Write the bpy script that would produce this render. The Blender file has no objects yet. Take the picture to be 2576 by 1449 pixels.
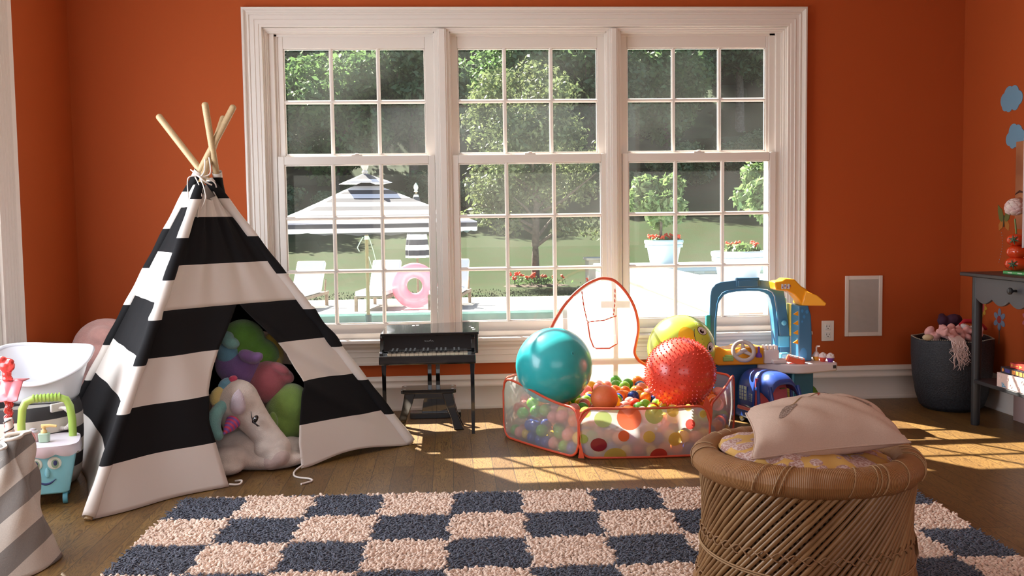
import bpy, bmesh, math, random
import numpy as np
from mathutils import Vector, Matrix, Euler
random.seed(7)
rng = np.random.default_rng(7)
sc = bpy.context.scene
COL = sc.collection
PI = math.pi

# ------------------------------------------------------------------ camera
cam_d = bpy.data.cameras.new('camera'); cam = bpy.data.objects.new('camera', cam_d); COL.objects.link(cam)
cam_d.sensor_width = 36.0; cam_d.lens = 36.0 * 2500.0 / 2576.0; cam_d.clip_start = 0.05; cam_d.clip_end = 300
def _axes(yaw, pitch, roll):
    cy, sy = math.cos(yaw), math.sin(yaw)
    f = Vector((sy*math.cos(pitch), cy*math.cos(pitch), -math.sin(pitch))); r = Vector((cy, -sy, 0)); u = r.cross(f)
    c, s = math.cos(roll), math.sin(roll)
    return r*c + u*s, u*c - r*s, f
_r, _u, _f = _axes(0.0623142, 0.0683724, -0.0136838)
_m = Matrix((( _r.x, _u.x, -_f.x, 0), (_r.y, _u.y, -_f.y, -5.4198), (_r.z, _u.z, -_f.z, 1.03104), (0, 0, 0, 1)))
cam.matrix_world = _m
sc.camera = cam

# ------------------------------------------------------------------ sky, sun, side-window daylight, added rear fill, window portal
world = bpy.data.worlds.new('sky'); sc.world = world; world.use_nodes = True
wn = world.node_tree.nodes; wl = world.node_tree.links
bg = wn['Background']
sky = wn.new('ShaderNodeTexSky'); sky.sky_type = 'NISHITA'; sky.sun_disc = False
sky.sun_elevation = math.radians(44); sky.sun_rotation = math.radians(-33.6); sky.air_density = 1.0; sky.dust_density = 2.0
wl.new(sky.outputs[0], bg.inputs[0]); bg.inputs[1].default_value = 0.27
SUN_DIR = Vector((0.572, -0.86, -1.0)).normalized()
sd = bpy.data.lights.new('sun', 'SUN'); sd.energy = 31.0; sd.angle = math.radians(0.6); sd.color = (1.0, 0.93, 0.82)
so = bpy.data.objects.new('sun', sd); COL.objects.link(so); so.location = (-6, 9, 11)
so.rotation_euler = SUN_DIR.to_track_quat('-Z', 'Y').to_euler()
def area(name, loc, direction, sx, sy, power, color, portal=False):
    d = bpy.data.lights.new(name, 'AREA'); d.shape = 'RECTANGLE'; d.size = sx; d.size_y = sy; d.energy = power; d.color = color
    o = bpy.data.objects.new(name, d); COL.objects.link(o); o.location = loc
    o.rotation_euler = Vector(direction).to_track_quat('-Z', 'Z').to_euler()
    if portal: d.cycles.is_portal = True
    return o
area('daylight_side_window', (-2.02, -1.92, 1.1), (1, 0.12, -0.05), 1.3, 1.9, 78, (0.86, 0.93, 1.0))
area('rear_fill', (0.7, -6.35, 1.55), (0, 1, -0.12), 3.2, 1.7, 29, (1.0, 0.80, 0.67))  # added warm fill from behind the camera, no real window there
area('window_portal', (0.45, 0.2, 1.2), (0, -1, 0), 2.9, 1.75, 1, (1, 1, 1), portal=True)
vs = sc.view_settings
vs.view_transform = 'Standard'; vs.look = 'None'; vs.gamma = 1.0; vs.use_curve_mapping = False; vs.exposure = 0.06
cy = sc.cycles
cy.max_bounces = 7; cy.diffuse_bounces = 4; cy.glossy_bounces = 3; cy.transmission_bounces = 4; cy.transparent_max_bounces = 14
cy.caustics_reflective = False; cy.caustics_refractive = False; cy.sample_clamp_indirect = 6.0
cy.use_denoising = True
try: cy.denoiser = 'OPENIMAGEDENOISE'
except Exception: pass

# ------------------------------------------------------------------ helpers
def tag(o, label=None, cat=None, group=None, kind=None):
    if label: o['label'] = label
    if cat: o['category'] = cat
    if group: o['group'] = group
    if kind: o['kind'] = kind
    return o
class MB:
    def __init__(s): s.v = []; s.f = []; s.m = []; s.n = 0; s.thin = False
    def add(s, v, f, mi=0):
        s.v.extend([tuple(p) for p in v]); k = s.n; s.n += len(v)
        for q in f: s.f.append(tuple(i + k for i in q)); s.m.append(mi)
        return s
    def box(s, x0, x1, y0, y1, z0, z1, mi=0, M=None):
        v = [(x0,y0,z0),(x1,y0,z0),(x1,y1,z0),(x0,y1,z0),(x0,y0,z1),(x1,y0,z1),(x1,y1,z1),(x0,y1,z1)]
        if M is not None: v = [tuple(M @ Vector(p)) for p in v]
        return s.add(v, [(0,3,2,1),(4,5,6,7),(0,1,5,4),(1,2,6,5),(2,3,7,6),(3,0,4,7)], mi)
    def tube(s, pts, r, n=10, closed=False, caps=True, mi=0, flat=1.0, up=None):
        s.thin = s.thin or n < 10
        P = [Vector(p) for p in pts]; L = len(P); rs = r if hasattr(r, '__len__') else [r]*L
        T = []
        for i in range(L):
            a = P[(i-1) % L] if (closed or i > 0) else P[i]; b = P[(i+1) % L] if (closed or i < L-1) else P[i]
            t = b - a; T.append(t.normalized() if t.length > 1e-9 else Vector((0,0,1)))
        ref = Vector(up) if up else (Vector((0,0,1)) if abs(T[0].z) < 0.9 else Vector((1,0,0)))
        N = (ref - T[0]*ref.dot(T[0])).normalized(); v = []
        for i in range(L):
            if i: N = (N - T[i]*N.dot(T[i]));  N = N.normalized() if N.length > 1e-6 else Vector((1,0,0))
            B = T[i].cross(N)
            for k in range(n):
                a = 2*PI*k/n; v.append(P[i] + N*math.cos(a)*rs[i]*flat + B*math.sin(a)*rs[i])
        f = []
        for i in range(L if closed else L-1):
            j = (i+1) % L
            for k in range(n): f.append((i*n+k, i*n+(k+1) % n, j*n+(k+1) % n, j*n+k))
        if caps and not closed: f.append(tuple(range(n-1, -1, -1))); f.append(tuple((L-1)*n+k for k in range(n)))
        return s.add(v, f, mi)
    def lathe(s, prof, c=(0,0,0), n=32, M=None, mi=0, cap=True, sx=1, sy=1):
        v = []
        for r, z in prof:
            for k in range(n):
                a = 2*PI*k/n; p = Vector((r*math.cos(a)*sx, r*math.sin(a)*sy, z))
                if M is not None: p = M @ p
                v.append((p.x+c[0], p.y+c[1], p.z+c[2]))
        f = []
        for i in range(len(prof)-1):
            for k in range(n): f.append((i*n+k, i*n+(k+1) % n, (i+1)*n+(k+1) % n, (i+1)*n+k))
        if cap:
            if prof[0][0] > 1e-6: f.append(tuple(range(n-1, -1, -1)))
            if prof[-1][0] > 1e-6: f.append(tuple((len(prof)-1)*n+k for k in range(n)))
        return s.add(v, f, mi)
    def ell(s, c, r, M=None, nu=20, nv=12, mi=0):
        r = r if hasattr(r, '__len__') else (r, r, r); v = []; f = []
        for i in range(nv+1):
            t = PI*i/nv
            for k in range(nu):
                a = 2*PI*k/nu; p = Vector((r[0]*math.sin(t)*math.cos(a), r[1]*math.sin(t)*math.sin(a), -r[2]*math.cos(t)))
                if M is not None: p = M @ p
                v.append((p.x+c[0], p.y+c[1], p.z+c[2]))
        for i in range(nv):
            for k in range(nu):
                q = (i*nu+k, i*nu+(k+1) % nu, (i+1)*nu+(k+1) % nu, (i+1)*nu+k)
                if i == 0: q = (i*nu, q[2], q[3])
                elif i == nv-1: q = (q[0], q[1], (i+1)*nu)
                f.append(q)
        return s.add(v, f, mi)
    def prism(s, poly, a, b, fn, mi=0):
        # poly: 2D outline, extruded from a to b; fn(u, v, w) -> xyz
        n = len(poly); v = [fn(p[0], p[1], a) for p in poly] + [fn(p[0], p[1], b) for p in poly]
        f = [tuple(range(n-1, -1, -1)), tuple(range(n, 2*n))] + [(i, (i+1) % n, n+(i+1) % n, n+i) for i in range(n)]
        return s.add(v, f, mi)
    def grid(s, fn, nu, nv, mi=0, closed_u=False, mfn=None):
        v = [fn(i/(nu if closed_u else nu), j/nv) for j in range(nv+1) for i in range(nu if closed_u else nu+1)]
        w = nu if closed_u else nu+1; k0 = s.n
        s.v.extend([tuple(p) for p in v]); s.n += len(v)
        for j in range(nv):
            for i in range(nu):
                i2 = (i+1) % w if closed_u else i+1
                s.f.append((k0+j*w+i, k0+j*w+i2, k0+(j+1)*w+i2, k0+(j+1)*w+i)); s.m.append(mfn((i+.5)/nu, (j+.5)/nv) if mfn else mi)
        return s
def finish(me, smooth=True, angle=38):
    if smooth:
        me.shade_smooth()
        try: me.set_sharp_from_angle(angle=math.radians(angle))
        except Exception: pass
def obj(name, mb, mats, parent=None, smooth=True, bevel=0, loc=None, rot=None, sub=0, solid=0, angle=38, seg=2, remesh=0, fixn=True):
    me = bpy.data.meshes.new(name); me.from_pydata(mb.v, [], mb.f)
    mats = mats if isinstance(mats, (list, tuple)) else [mats]
    for m in mats: me.materials.append(m)
    if len(mats) > 1: me.polygons.foreach_set('material_index', mb.m)
    if fixn:
        bm = bmesh.new(); bm.from_mesh(me); bmesh.ops.recalc_face_normals(bm, faces=bm.faces[:]); bm.to_mesh(me); bm.free()
    finish(me, smooth, max(angle, 75) if mb.thin else angle)
    o = bpy.data.objects.new(name, me); COL.objects.link(o)
    if parent is not None: o.parent = parent
    if loc is not None: o.location = loc
    if rot is not None: o.rotation_euler = rot
    if solid: md = o.modifiers.new('s', 'SOLIDIFY'); md.thickness = solid; md.offset = 0
    if bevel: md = o.modifiers.new('b', 'BEVEL'); md.width = bevel; md.segments = seg; md.limit_method = 'ANGLE'; md.angle_limit = math.radians(40)
    if remesh:
        md = o.modifiers.new('r', 'REMESH'); md.mode = 'VOXEL'; md.voxel_size = remesh; md.use_smooth_shade = True
        md = o.modifiers.new('sm', 'SMOOTH'); md.iterations = 6; md.factor = 0.5
    if sub: md = o.modifiers.new('u', 'SUBSURF'); md.levels = sub; md.render_levels = sub
    return o
def thing(name, label, cat, loc=(0,0,0), rz=0, group=None, kind=None):
    o = bpy.data.objects.new(name, None); COL.objects.link(o); o.location = loc; o.rotation_euler = (0, 0, rz)
    o.empty_display_size = 0.05
    return tag(o, label, cat, group, kind)
def copy_tree(o, parent=None):
    c = o.copy(); COL.objects.link(c)
    if parent is not None: c.parent = parent
    for ch in [x for x in bpy.data.objects if x.parent == o]: copy_tree(ch, c)
    return c
def structure(o): o['kind'] = 'structure'; return o
def npmesh(name, V, F, mats, parent=None, mi=None, smooth=False, fix=False):
    V = np.asarray(V, dtype=np.float32); F = np.asarray(F, dtype=np.int32); k = F.shape[1]
    me = bpy.data.meshes.new(name); me.vertices.add(len(V)); me.vertices.foreach_set('co', V.ravel())
    me.loops.add(F.size); me.loops.foreach_set('vertex_index', F.ravel())
    me.polygons.add(len(F)); me.polygons.foreach_set('loop_start', np.arange(0, F.size, k, dtype=np.int32))
    mats = mats if isinstance(mats, (list, tuple)) else [mats]
    for m in mats: me.materials.append(m)
    if mi is not None: me.polygons.foreach_set('material_index', np.asarray(mi, dtype=np.int32))
    me.update(calc_edges=True); me.validate()
    if smooth: me.shade_smooth()
    o = bpy.data.objects.new(name, me); COL.objects.link(o)
    if parent is not None: o.parent = parent
    return o
def Rm(x=0, y=0, z=0): return Euler((x, y, z)).to_matrix()

# ------------------------------------------------------------------ materials
def lin(c): return tuple((x/12.92 if x <= 0.04045 else ((x+0.055)/1.055)**2.4) for x in [k/255.0 for k in c])
MATS = {}
def mat(name, col, rough=0.5, metal=0.0, noise=0.0, nscale=30, bump=0.0, bscale=60, coat=0.0, spec=0.5, trans=0.0, sss=0.0, sheen=0.0, alpha=1.0, detail=3, col2=None, stretch=None):
    if name in MATS: return MATS[name]
    m = bpy.data.materials.new(name); m.use_nodes = True; nt = m.node_tree; N = nt.nodes; L = nt.links
    b = N['Principled BSDF']; b.inputs['Base Color'].default_value = (*col, 1); b.inputs['Roughness'].default_value = rough
    b.inputs['Metallic'].default_value = metal; b.inputs['Coat Weight'].default_value = coat; b.inputs['Specular IOR Level'].default_value = spec
    b.inputs['Transmission Weight'].default_value = trans; b.inputs['Alpha'].default_value = alpha
    if sss: b.inputs['Subsurface Weight'].default_value = sss; b.inputs['Subsurface Radius'].default_value = (0.02, 0.01, 0.01)
    if sheen: b.inputs['Sheen Weight'].default_value = sheen
    if noise or bump:
        tc = N.new('ShaderNodeTexCoord'); src = tc.outputs['Object']
        if stretch:
            mp = N.new('ShaderNodeMapping'); mp.inputs['Scale'].default_value = stretch; L.new(src, mp.inputs[0]); src = mp.outputs[0]
    if noise:
        t = N.new('ShaderNodeTexNoise'); t.inputs['Scale'].default_value = nscale; t.inputs['Detail'].default_value = detail; L.new(src, t.inputs['Vector'])
        mx = N.new('ShaderNodeMix'); mx.data_type = 'RGBA'
        c2 = col2 if col2 else tuple(max(0, k*(1-noise)) for k in col)
        mr = N.new('ShaderNodeMapRange'); mr.inputs[1].default_value = 0.35; mr.inputs[2].default_value = 0.65; L.new(t.outputs[0], mr.inputs[0])
        mx.inputs[6].default_value = (*col, 1); mx.inputs[7].default_value = (*c2, 1); L.new(mr.outputs[0], mx.inputs[0]); L.new(mx.outputs[2], b.inputs['Base Color'])
    if bump:
        t2 = N.new('ShaderNodeTexNoise'); t2.inputs['Scale'].default_value = bscale; t2.inputs['Detail'].default_value = 3; L.new(src, t2.inputs['Vector'])
        bp = N.new('ShaderNodeBump'); bp.inputs['Strength'].default_value = bump; bp.inputs['Distance'].default_value = 0.01; L.new(t2.outputs[0], bp.inputs['Height']); L.new(bp.outputs[0], b.inputs['Normal'])
    MATS[name] = m; return m
def nodes_mat(name):
    m = bpy.data.materials.new(name); m.use_nodes = True; MATS[name] = m
    return m, m.node_tree.nodes, m.node_tree.links, m.node_tree.nodes['Principled BSDF']
def math_node(N, L, op, a, b=None, c=None):
    n = N.new('ShaderNodeMath'); n.operation = op
    for i, x in enumerate((a, b, c)):
        if x is None: continue
        if isinstance(x, (int, float)): n.inputs[i].default_value = x
        else: L.new(x, n.inputs[i])
    return n.outputs[0]
def mixc(N, L, fac, a, b):
    n = N.new('ShaderNodeMix'); n.data_type = 'RGBA'
    if isinstance(fac, (int, float)): n.inputs[0].default_value = fac
    else: L.new(fac, n.inputs[0])
    for i, x in ((6, a), (7, b)):
        if isinstance(x, tuple): n.inputs[i].default_value = (*x, 1)
        else: L.new(x, n.inputs[i])
    return n.outputs[2]
def see_through(name, tint, haze_col, haze, rough=0.1, gloss=0.06, bumpy=0.0):
    # thin film or pane: mostly transparent, a share of scattering dirt or plastic, and a surface gloss
    m, N, L, b = nodes_mat(name); N.remove(b)
    out = N['Material Output']
    tr = N.new('ShaderNodeBsdfTransparent'); tr.inputs[0].default_value = (*tint, 1)
    di = N.new('ShaderNodeBsdfDiffuse'); di.inputs[0].default_value = (*haze_col, 1)
    tl = N.new('ShaderNodeBsdfTranslucent'); tl.inputs[0].default_value = (*haze_col, 1)
    a = N.new('ShaderNodeMixShader'); a.inputs[0].default_value = 0.5; L.new(di.outputs[0], a.inputs[1]); L.new(tl.outputs[0], a.inputs[2])
    c = N.new('ShaderNodeMixShader'); L.new(tr.outputs[0], c.inputs[1]); L.new(a.outputs[0], c.inputs[2])
    if hasattr(haze, '__len__'):
        tc = N.new('ShaderNodeTexCoord'); t = N.new('ShaderNodeTexNoise'); t.inputs['Scale'].default_value = haze[2]; t.inputs['Detail'].default_value = 2
        L.new(tc.outputs['Object'], t.inputs['Vector']); mr = N.new('ShaderNodeMapRange'); mr.inputs[1].default_value = 0.35; mr.inputs[2].default_value = 0.7
        mr.inputs[3].default_value = haze[0]; mr.inputs[4].default_value = haze[1]; L.new(t.outputs[0], mr.inputs[0]); L.new(mr.outputs[0], c.inputs[0])
    else: c.inputs[0].default_value = haze
    g = N.new('ShaderNodeBsdfGlossy'); g.inputs['Roughness'].default_value = rough
    if bumpy:
        tc2 = N.new('ShaderNodeTexCoord'); t2 = N.new('ShaderNodeTexNoise'); t2.inputs['Scale'].default_value = 14; L.new(tc2.outputs['Object'], t2.inputs['Vector'])
        bp = N.new('ShaderNodeBump'); bp.inputs['Strength'].default_value = bumpy; bp.inputs['Distance'].default_value = 0.02; L.new(t2.outputs[0], bp.inputs['Height']); L.new(bp.outputs[0], g.inputs['Normal'])
    lw = N.new('ShaderNodeLayerWeight'); lw.inputs['Blend'].default_value = 0.5
    fr = math_node(N, L, 'MULTIPLY_ADD', math_node(N, L, 'POWER', lw.outputs['Facing'], 4.0), 0.5, gloss)
    e = N.new('ShaderNodeMixShader'); L.new(fr, e.inputs[0]); L.new(c.outputs[0], e.inputs[1]); L.new(g.outputs[0], e.inputs[2])
    L.new(e.outputs[0], out.inputs[0]); return m

# ------------------------------------------------------------------ the room
XL, XR, YF, ZC = -1.974, 2.872, -6.4, 2.66
M_wall = mat('orange_wall_paint', (0.42, 0.080, 0.017), 0.7, spec=0.2, bump=0.03, bscale=180)
M_trim = mat('white_trim_paint', (0.74, 0.68, 0.63), 0.38, bump=0.01, bscale=60)
M_ceil = mat('ceiling_paint', (0.8, 0.78, 0.74), 0.8)
# oak planks running away from the camera
M_floor, N, L, b = nodes_mat('oak_plank_floor')
tc = N.new('ShaderNodeTexCoord'); sep = N.new('ShaderNodeSeparateXYZ'); L.new(tc.outputs['Object'], sep.inputs[0])
px = math_node(N, L, 'DIVIDE', sep.outputs[0], 0.083); pi_ = math_node(N, L, 'FLOOR', px); pf = math_node(N, L, 'FRACT', px)
wn1 = N.new('ShaderNodeTexWhiteNoise'); wn1.noise_dimensions = '1D'; L.new(pi_, wn1.inputs['W'])
yy = math_node(N, L, 'MULTIPLY_ADD', wn1.outputs['Value'], 3.7, sep.outputs[1]); yd = math_node(N, L, 'DIVIDE', yy, 1.15)
yi = math_node(N, L, 'FLOOR', yd); yf = math_node(N, L, 'FRACT', yd)
cid = N.new('ShaderNodeCombineXYZ'); L.new(pi_, cid.inputs[0]); L.new(yi, cid.inputs[1])
wn2 = N.new('ShaderNodeTexWhiteNoise'); wn2.noise_dimensions = '3D'; L.new(cid.outputs[0], wn2.inputs['Vector'])
off = math_node(N, L, 'MULTIPLY', wn2.outputs['Value'], 37.0)
gx = math_node(N, L, 'MULTIPLY', sep.outputs[0], 1.0); gy = math_node(N, L, 'MULTIPLY', sep.outputs[1], 0.13)
gv = N.new('ShaderNodeCombineXYZ'); L.new(gx, gv.inputs[0]); L.new(gy, gv.inputs[1]); L.new(off, gv.inputs[2])
wv = N.new('ShaderNodeTexNoise'); wv.inputs['Scale'].default_value = 26; wv.inputs['Detail'].default_value = 2.5; wv.inputs['Distortion'].default_value = 0.9; L.new(gv.outputs[0], wv.inputs['Vector'])
rings = math_node(N, L, 'SINE', math_node(N, L, 'MULTIPLY', wv.outputs[0], 95.0))
ringf = math_node(N, L, 'MULTIPLY_ADD', rings, 0.5, 0.5); ringf = math_node(N, L, 'POWER', ringf, 2.2)
fine = N.new('ShaderNodeTexNoise'); fine.inputs['Scale'].default_value = 300; fine.inputs['Detail'].default_value = 2; L.new(gv.outputs[0], fine.inputs['Vector'])
gr = math_node(N, L, 'MULTIPLY_ADD', fine.outputs[0], 0.5, math_node(N, L, 'MULTIPLY', ringf, 0.55))
c1 = mixc(N, L, wn2.outputs['Value'], (0.25, 0.140, 0.038), (0.16, 0.085, 0.024))
c2 = mixc(N, L, gr, c1, (0.058, 0.028, 0.009))
ex = math_node(N, L, 'ABSOLUTE', math_node(N, L, 'SUBTRACT', pf, 0.5)); seam = math_node(N, L, 'GREATER_THAN', ex, 0.487)
ey = math_node(N, L, 'ABSOLUTE', math_node(N, L, 'SUBTRACT', yf, 0.5)); seam2 = math_node(N, L, 'GREATER_THAN', ey, 0.4985)
sm = math_node(N, L, 'MAXIMUM', seam, seam2)
c3 = mixc(N, L, sm, c2, (0.03, 0.015, 0.008)); L.new(c3, b.inputs['Base Color'])
b.inputs['Roughness'].default_value = 0.42; b.inputs['Specular IOR Level'].default_value = 0.35; b.inputs['Coat Weight'].default_value = 0.06; b.inputs['Coat Roughness'].default_value = 0.3
bp = N.new('ShaderNodeBump'); bp.inputs['Strength'].default_value = 0.25; bp.inputs['Distance'].default_value = 0.002
hh = math_node(N, L, 'SUBTRACT', math_node(N, L, 'MULTIPLY', gr, -0.5), sm); L.new(hh, bp.inputs['Height']); L.new(bp.outputs[0], b.inputs['Normal'])

m = MB().box(XL-.2, XR+.2, YF-.2, .2, -.1, 0); structure(obj('floor', m, M_floor, smooth=False))
m = MB().box(XL-.2, XR+.2, YF-.2, .2, ZC, ZC+.1); structure(obj('ceiling', m, M_ceil, smooth=False))
OX0, OX1, OZ0, OZ1 = -0.985, 1.873, 0.372, 2.073      # opening in the window wall
m = MB()
m.box(XL-.2, OX0, 0, .16, 0, ZC).box(OX1, XR+.2, 0, .16, 0, ZC).box(OX0, OX1, 0, .16, 0, OZ0).box(OX0, OX1, 0, .16, OZ1, ZC)
structure(obj('wall_back', m, M_wall, smooth=False))
# left wall with a tall side window out of the picture
SY0, SY1, SZ0, SZ1 = -2.62, -1.02, 0.12, 2.07
m = MB(); m.box(XL-.15, XL, SY1, 0, 0, ZC).box(XL-.15, XL, YF, SY0, 0, ZC).box(XL-.15, XL, SY0, SY1, 0, SZ0).box(XL-.15, XL, SY0, SY1, SZ1, ZC)
structure(obj('wall_left', m, M_wall, smooth=False))
m = MB().box(XR, XR+.15, YF, 0, 0, ZC); structure(obj('wall_right', m, M_wall, smooth=False))
m = MB(); m.box(XL, -0.9, YF-.15, YF, 0, ZC).box(2.3, XR, YF-.15, YF, 0, ZC).box(-.9, 2.3, YF-.15, YF, 0, .7).box(-.9, 2.3, YF-.15, YF, 2.4, ZC)  # unseen rear wall; its opening is added for the fill light
structure(obj('wall_front', m, M_wall, smooth=False))

# baseboards
BP = [(0, 0), (-.022, 0), (-.022, .012), (-.018, .018), (-.016, .02), (-.016, .118), (-.02, .122), (-.022, .128), (-.018, .136), (-.011, .142), (-.011, .158), (-.015, .162), (-.012, .17), (-.006, .176), (-.005, .185), (0, .187)]
def board(name, p0, p1, n):     # profile swept from p0 to p1, n points into the room
    m = MB(); d = Vector(n); prof = BP
    v = [Vector(p0) + d*(-y) + Vector((0,0,z)) for y, z in prof] + [Vector(p1) + d*(-y) + Vector((0,0,z)) for y, z in prof]; k = len(prof)
    m.add(v, [(i, i+1, k+i+1, k+i) for i in range(k-1)] + [tuple(range(k)), tuple(range(2*k-1, k-1, -1))])
    return structure(obj(name, m, M_trim, angle=50))
board('baseboard_back', (XL, 0, 0), (XR, 0, 0), (0, -1, 0))
board('baseboard_right', (XR, YF, 0), (XR, 0, 0), (-1, 0, 0))
board('baseboard_left', (XL, -.76, 0), (XL, 0, 0), (1, 0, 0))

# ------------------------------------------------------------------ the triple window
W1 = thing('window_1', None, None, (0, 0, 0)); structure(W1)
CX0, CX1, CZ1, CZ0 = -1.073, 1.971, 2.168, 0.392
def moulding(m, x0, x1, z1, z0, prof, bottom=False):
    for (o, y), (o2, y2) in zip(prof[:-1], prof[1:]):
        def ring(o, y): return [(x0+o, y, z0), (x0+o, y, z1-o), (x1-o, y, z1-o), (x1-o, y, z0)]
        v = ring(o, y) + ring(o2, y2)
        m.add(v, [(i, i+1, 4+i+1, 4+i) for i in range(3)])
    return m
m = MB(); moulding(m, CX0, CX1, CZ1, CZ0, [(0,0),(0,-.030),(.003,-.036),(.012,-.038),(.016,-.034),(.018,-.026),(.028,-.019),(.032,-.022),(.037,-.022),(.041,-.016),(.060,-.015),(.063,-.019),(.067,-.015),(.085,-.014),(.088,-.010),(.100,-.010),(.101,.0),(.101,.018)])
obj('casing', m, M_trim, W1, angle=30, fixn=False)
m = MB(); moulding(m, CX0+.101, CX1-.101, CZ1-.104, .40, [(-.001,.004),(0,.012),(.004,.012),(.006,.022),(.014,.022),(.016,.034),(.022,.034),(.022,.16)])
obj('jamb', m, M_trim, W1, angle=30, fixn=False)
m = MB()
m.box(-.99, -.92, .05, .16, .40, 2.06).box(-.99, -.906, .07, .16, .40, 2.06).box(1.822, 1.88, .05, .16, .40, 2.06).box(1.79, 1.88, .07, .16, .40, 2.06).box(-.99, 1.88, .07, .16, 2.03, 2.07)
for a, b_ in ((-.069, .025), (.863+.005, .955)):
    m.box(a, b_, .034, .16, .40, 2.05); m.box(a+.006, b_-.006, .022, .04, .40, 2.05); m.box(a+.022, b_-.022, .006, .03, .40, 2.06); m.box(a+.03, b_-.03, .001, .01, .40, 2.06)
obj('mullion_post', m, M_trim, W1, bevel=.002)
m = MB(); m.box(CX0-.03, CX1+.03, -.062, .0, .372, .394).box(OX0, OX1, 0, .17, .372, .398); obj('sill', m, M_trim, W1, bevel=.006)
m = MB(); m.box(OX0+.01, OX1-.01, .0, .028, .398, .425); m.box(OX0+.01, OX1-.01, .03, .15, .398, .418); obj('stop', m, M_trim, W1, bevel=.003)
m = MB(); pr = [(0,.372),(-.034,.372),(-.034,.355),(-.024,.345),(-.019,.338),(-.019,.325),(-.015,.322),(-.015,.30),(-.018,.297),(-.015,.294),(-.015,.268),(-.022,.264),(-.022,.252),(0,.252)]
m.prism(pr, CX0, CX1, lambda u, v, w: (w, u, v)); obj('apron', m, M_trim, W1, angle=30)
M_glass = see_through('window_glass', (0.985, 0.99, 0.985), (0.9, 0.93, 0.9), (0.005, 0.022, 2.3), rough=0.02, gloss=0.015)
def sash(name, x0, x1, z0, z1, y0, y1, gx0, gx1, gz0, gz1, cols, rows):
    s = thing(name, None, None); s.parent = W1
    m = MB(); m.box(x0, gx0, y0, y1, z0, z1).box(gx1, x1, y0, y1, z0, z1).box(gx0, gx1, y0, y1, z0, gz0).box(gx0, gx1, y0, y1, gz1, z1)
    # sticking bead round the glass
    yb = (y0+y1)/2
    for (a, b_, c, d) in ((gx0, gx0+.006, gz0, gz1), (gx1-.006, gx1, gz0, gz1), (gx0, gx1, gz0, gz0+.006), (gx0, gx1, gz1-.006, gz1)): m.box(a, b_, yb-.008, yb+.008, c, d)
    obj('sash_frame', m, M_trim, s, bevel=.003)
    m = MB(); w = .0105
    poly = [(-w, .004), (-w, -.004), (-.004, -.013), (.004, -.013), (w, -.004), (w, .004), (.005, .012), (-.005, .012)]
    for i in range(1, cols):
        x = gx0 + (gx1-gx0)*i/cols; m.prism([(x+a, yb+b_) for a, b_ in poly], gz0, gz1, lambda u, v, w_: (u, v, w_))
    for j in range(1, rows):
        z = gz0 + (gz1-gz0)*j/rows; m.prism([(yb+b_*.97, z+a) for a, b_ in poly], gx0, gx1, lambda u, v, w_: (w_, u, v))
    obj('muntins', m, M_trim, s, angle=25)
    m = MB(); m.box(gx0, gx1, yb-.0015, yb+.0015, gz0, gz1); obj('glass', m, M_glass, s, smooth=False)
    return s
for k, (gl, gr_) in enumerate(((-.880, -.104), (.058, .842), (.992, 1.786))):
    sash('lower_sash', gl-.034, gr_+.034, .412, 1.388, .036, .068, gl, gr_, .474, 1.343, 3, 3)
    sash('upper_sash', gl-.036, gr_+.040, 1.352, 2.05, .078, .11, gl+.003, gr_-.012, 1.398, 1.968, 3, 2)
    m = MB(); c = (gl+gr_)/2; m.box(c-.03, c+.03, .04, .066, 1.388, 1.396); m.lathe([(.012, 0), (.014, .004), (.008, .008)], (c, .052, 1.396), 14)
    obj('sash_lock', m, M_trim, W1, bevel=.002)
# ------------------------------------------------------------------ side window
W2 = structure(thing('window_2', None, None))
m = MB()
def fluted(m, y_in, y_out, z0, z1):
    w = y_out - y_in; n = 5
    pts = [(0, 0), (.0, .028)]
    for i in range(n):
        a = .12 + .76*i/n; pts += [(a*w, .028), ((a+.03)*w, .02), ((a+.10)*w, .02), ((a+.13)*w, .028)]
    pts += [(w, .034), (w, 0)]
    m.prism([(y_in + a, XL + b_) for a, b_ in pts], z0, z1, lambda u, v, w_: (v, u, w_))
fluted(m, -.955, -.762, 0, 2.2)
obj('casing', m, M_trim, W2, angle=20)
m = MB(); m.box(XL-.1, XL+.012, SY1, -.955, 0, 2.2).box(XL-.1, XL+.012, SY0-.1, SY0, 0, 2.2).box(XL-.1, XL+.012, SY0, SY1, SZ1, SZ1+.1).box(XL-.1, XL+.012, SY0, SY1, 0, SZ0)
obj('frame', m, M_trim, W2, bevel=.004)
m = MB()
for i in range(1, 3): y = SY0 + (SY1-SY0)*i/3; m.box(XL-.07, XL-.04, y-.012, y+.012, SZ0, SZ1)
for i in range(1, 5): z = SZ0 + (SZ1-SZ0)*i/5; m.box(XL-.07, XL-.04, SY0, SY1, z-.012, z+.012)
obj('muntins', m, M_trim, W2, bevel=.003)
m = MB().box(XL-.057, XL-.053, SY0, SY1, SZ0, SZ1); obj('glass', m, M_glass, W2, smooth=False)

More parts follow.
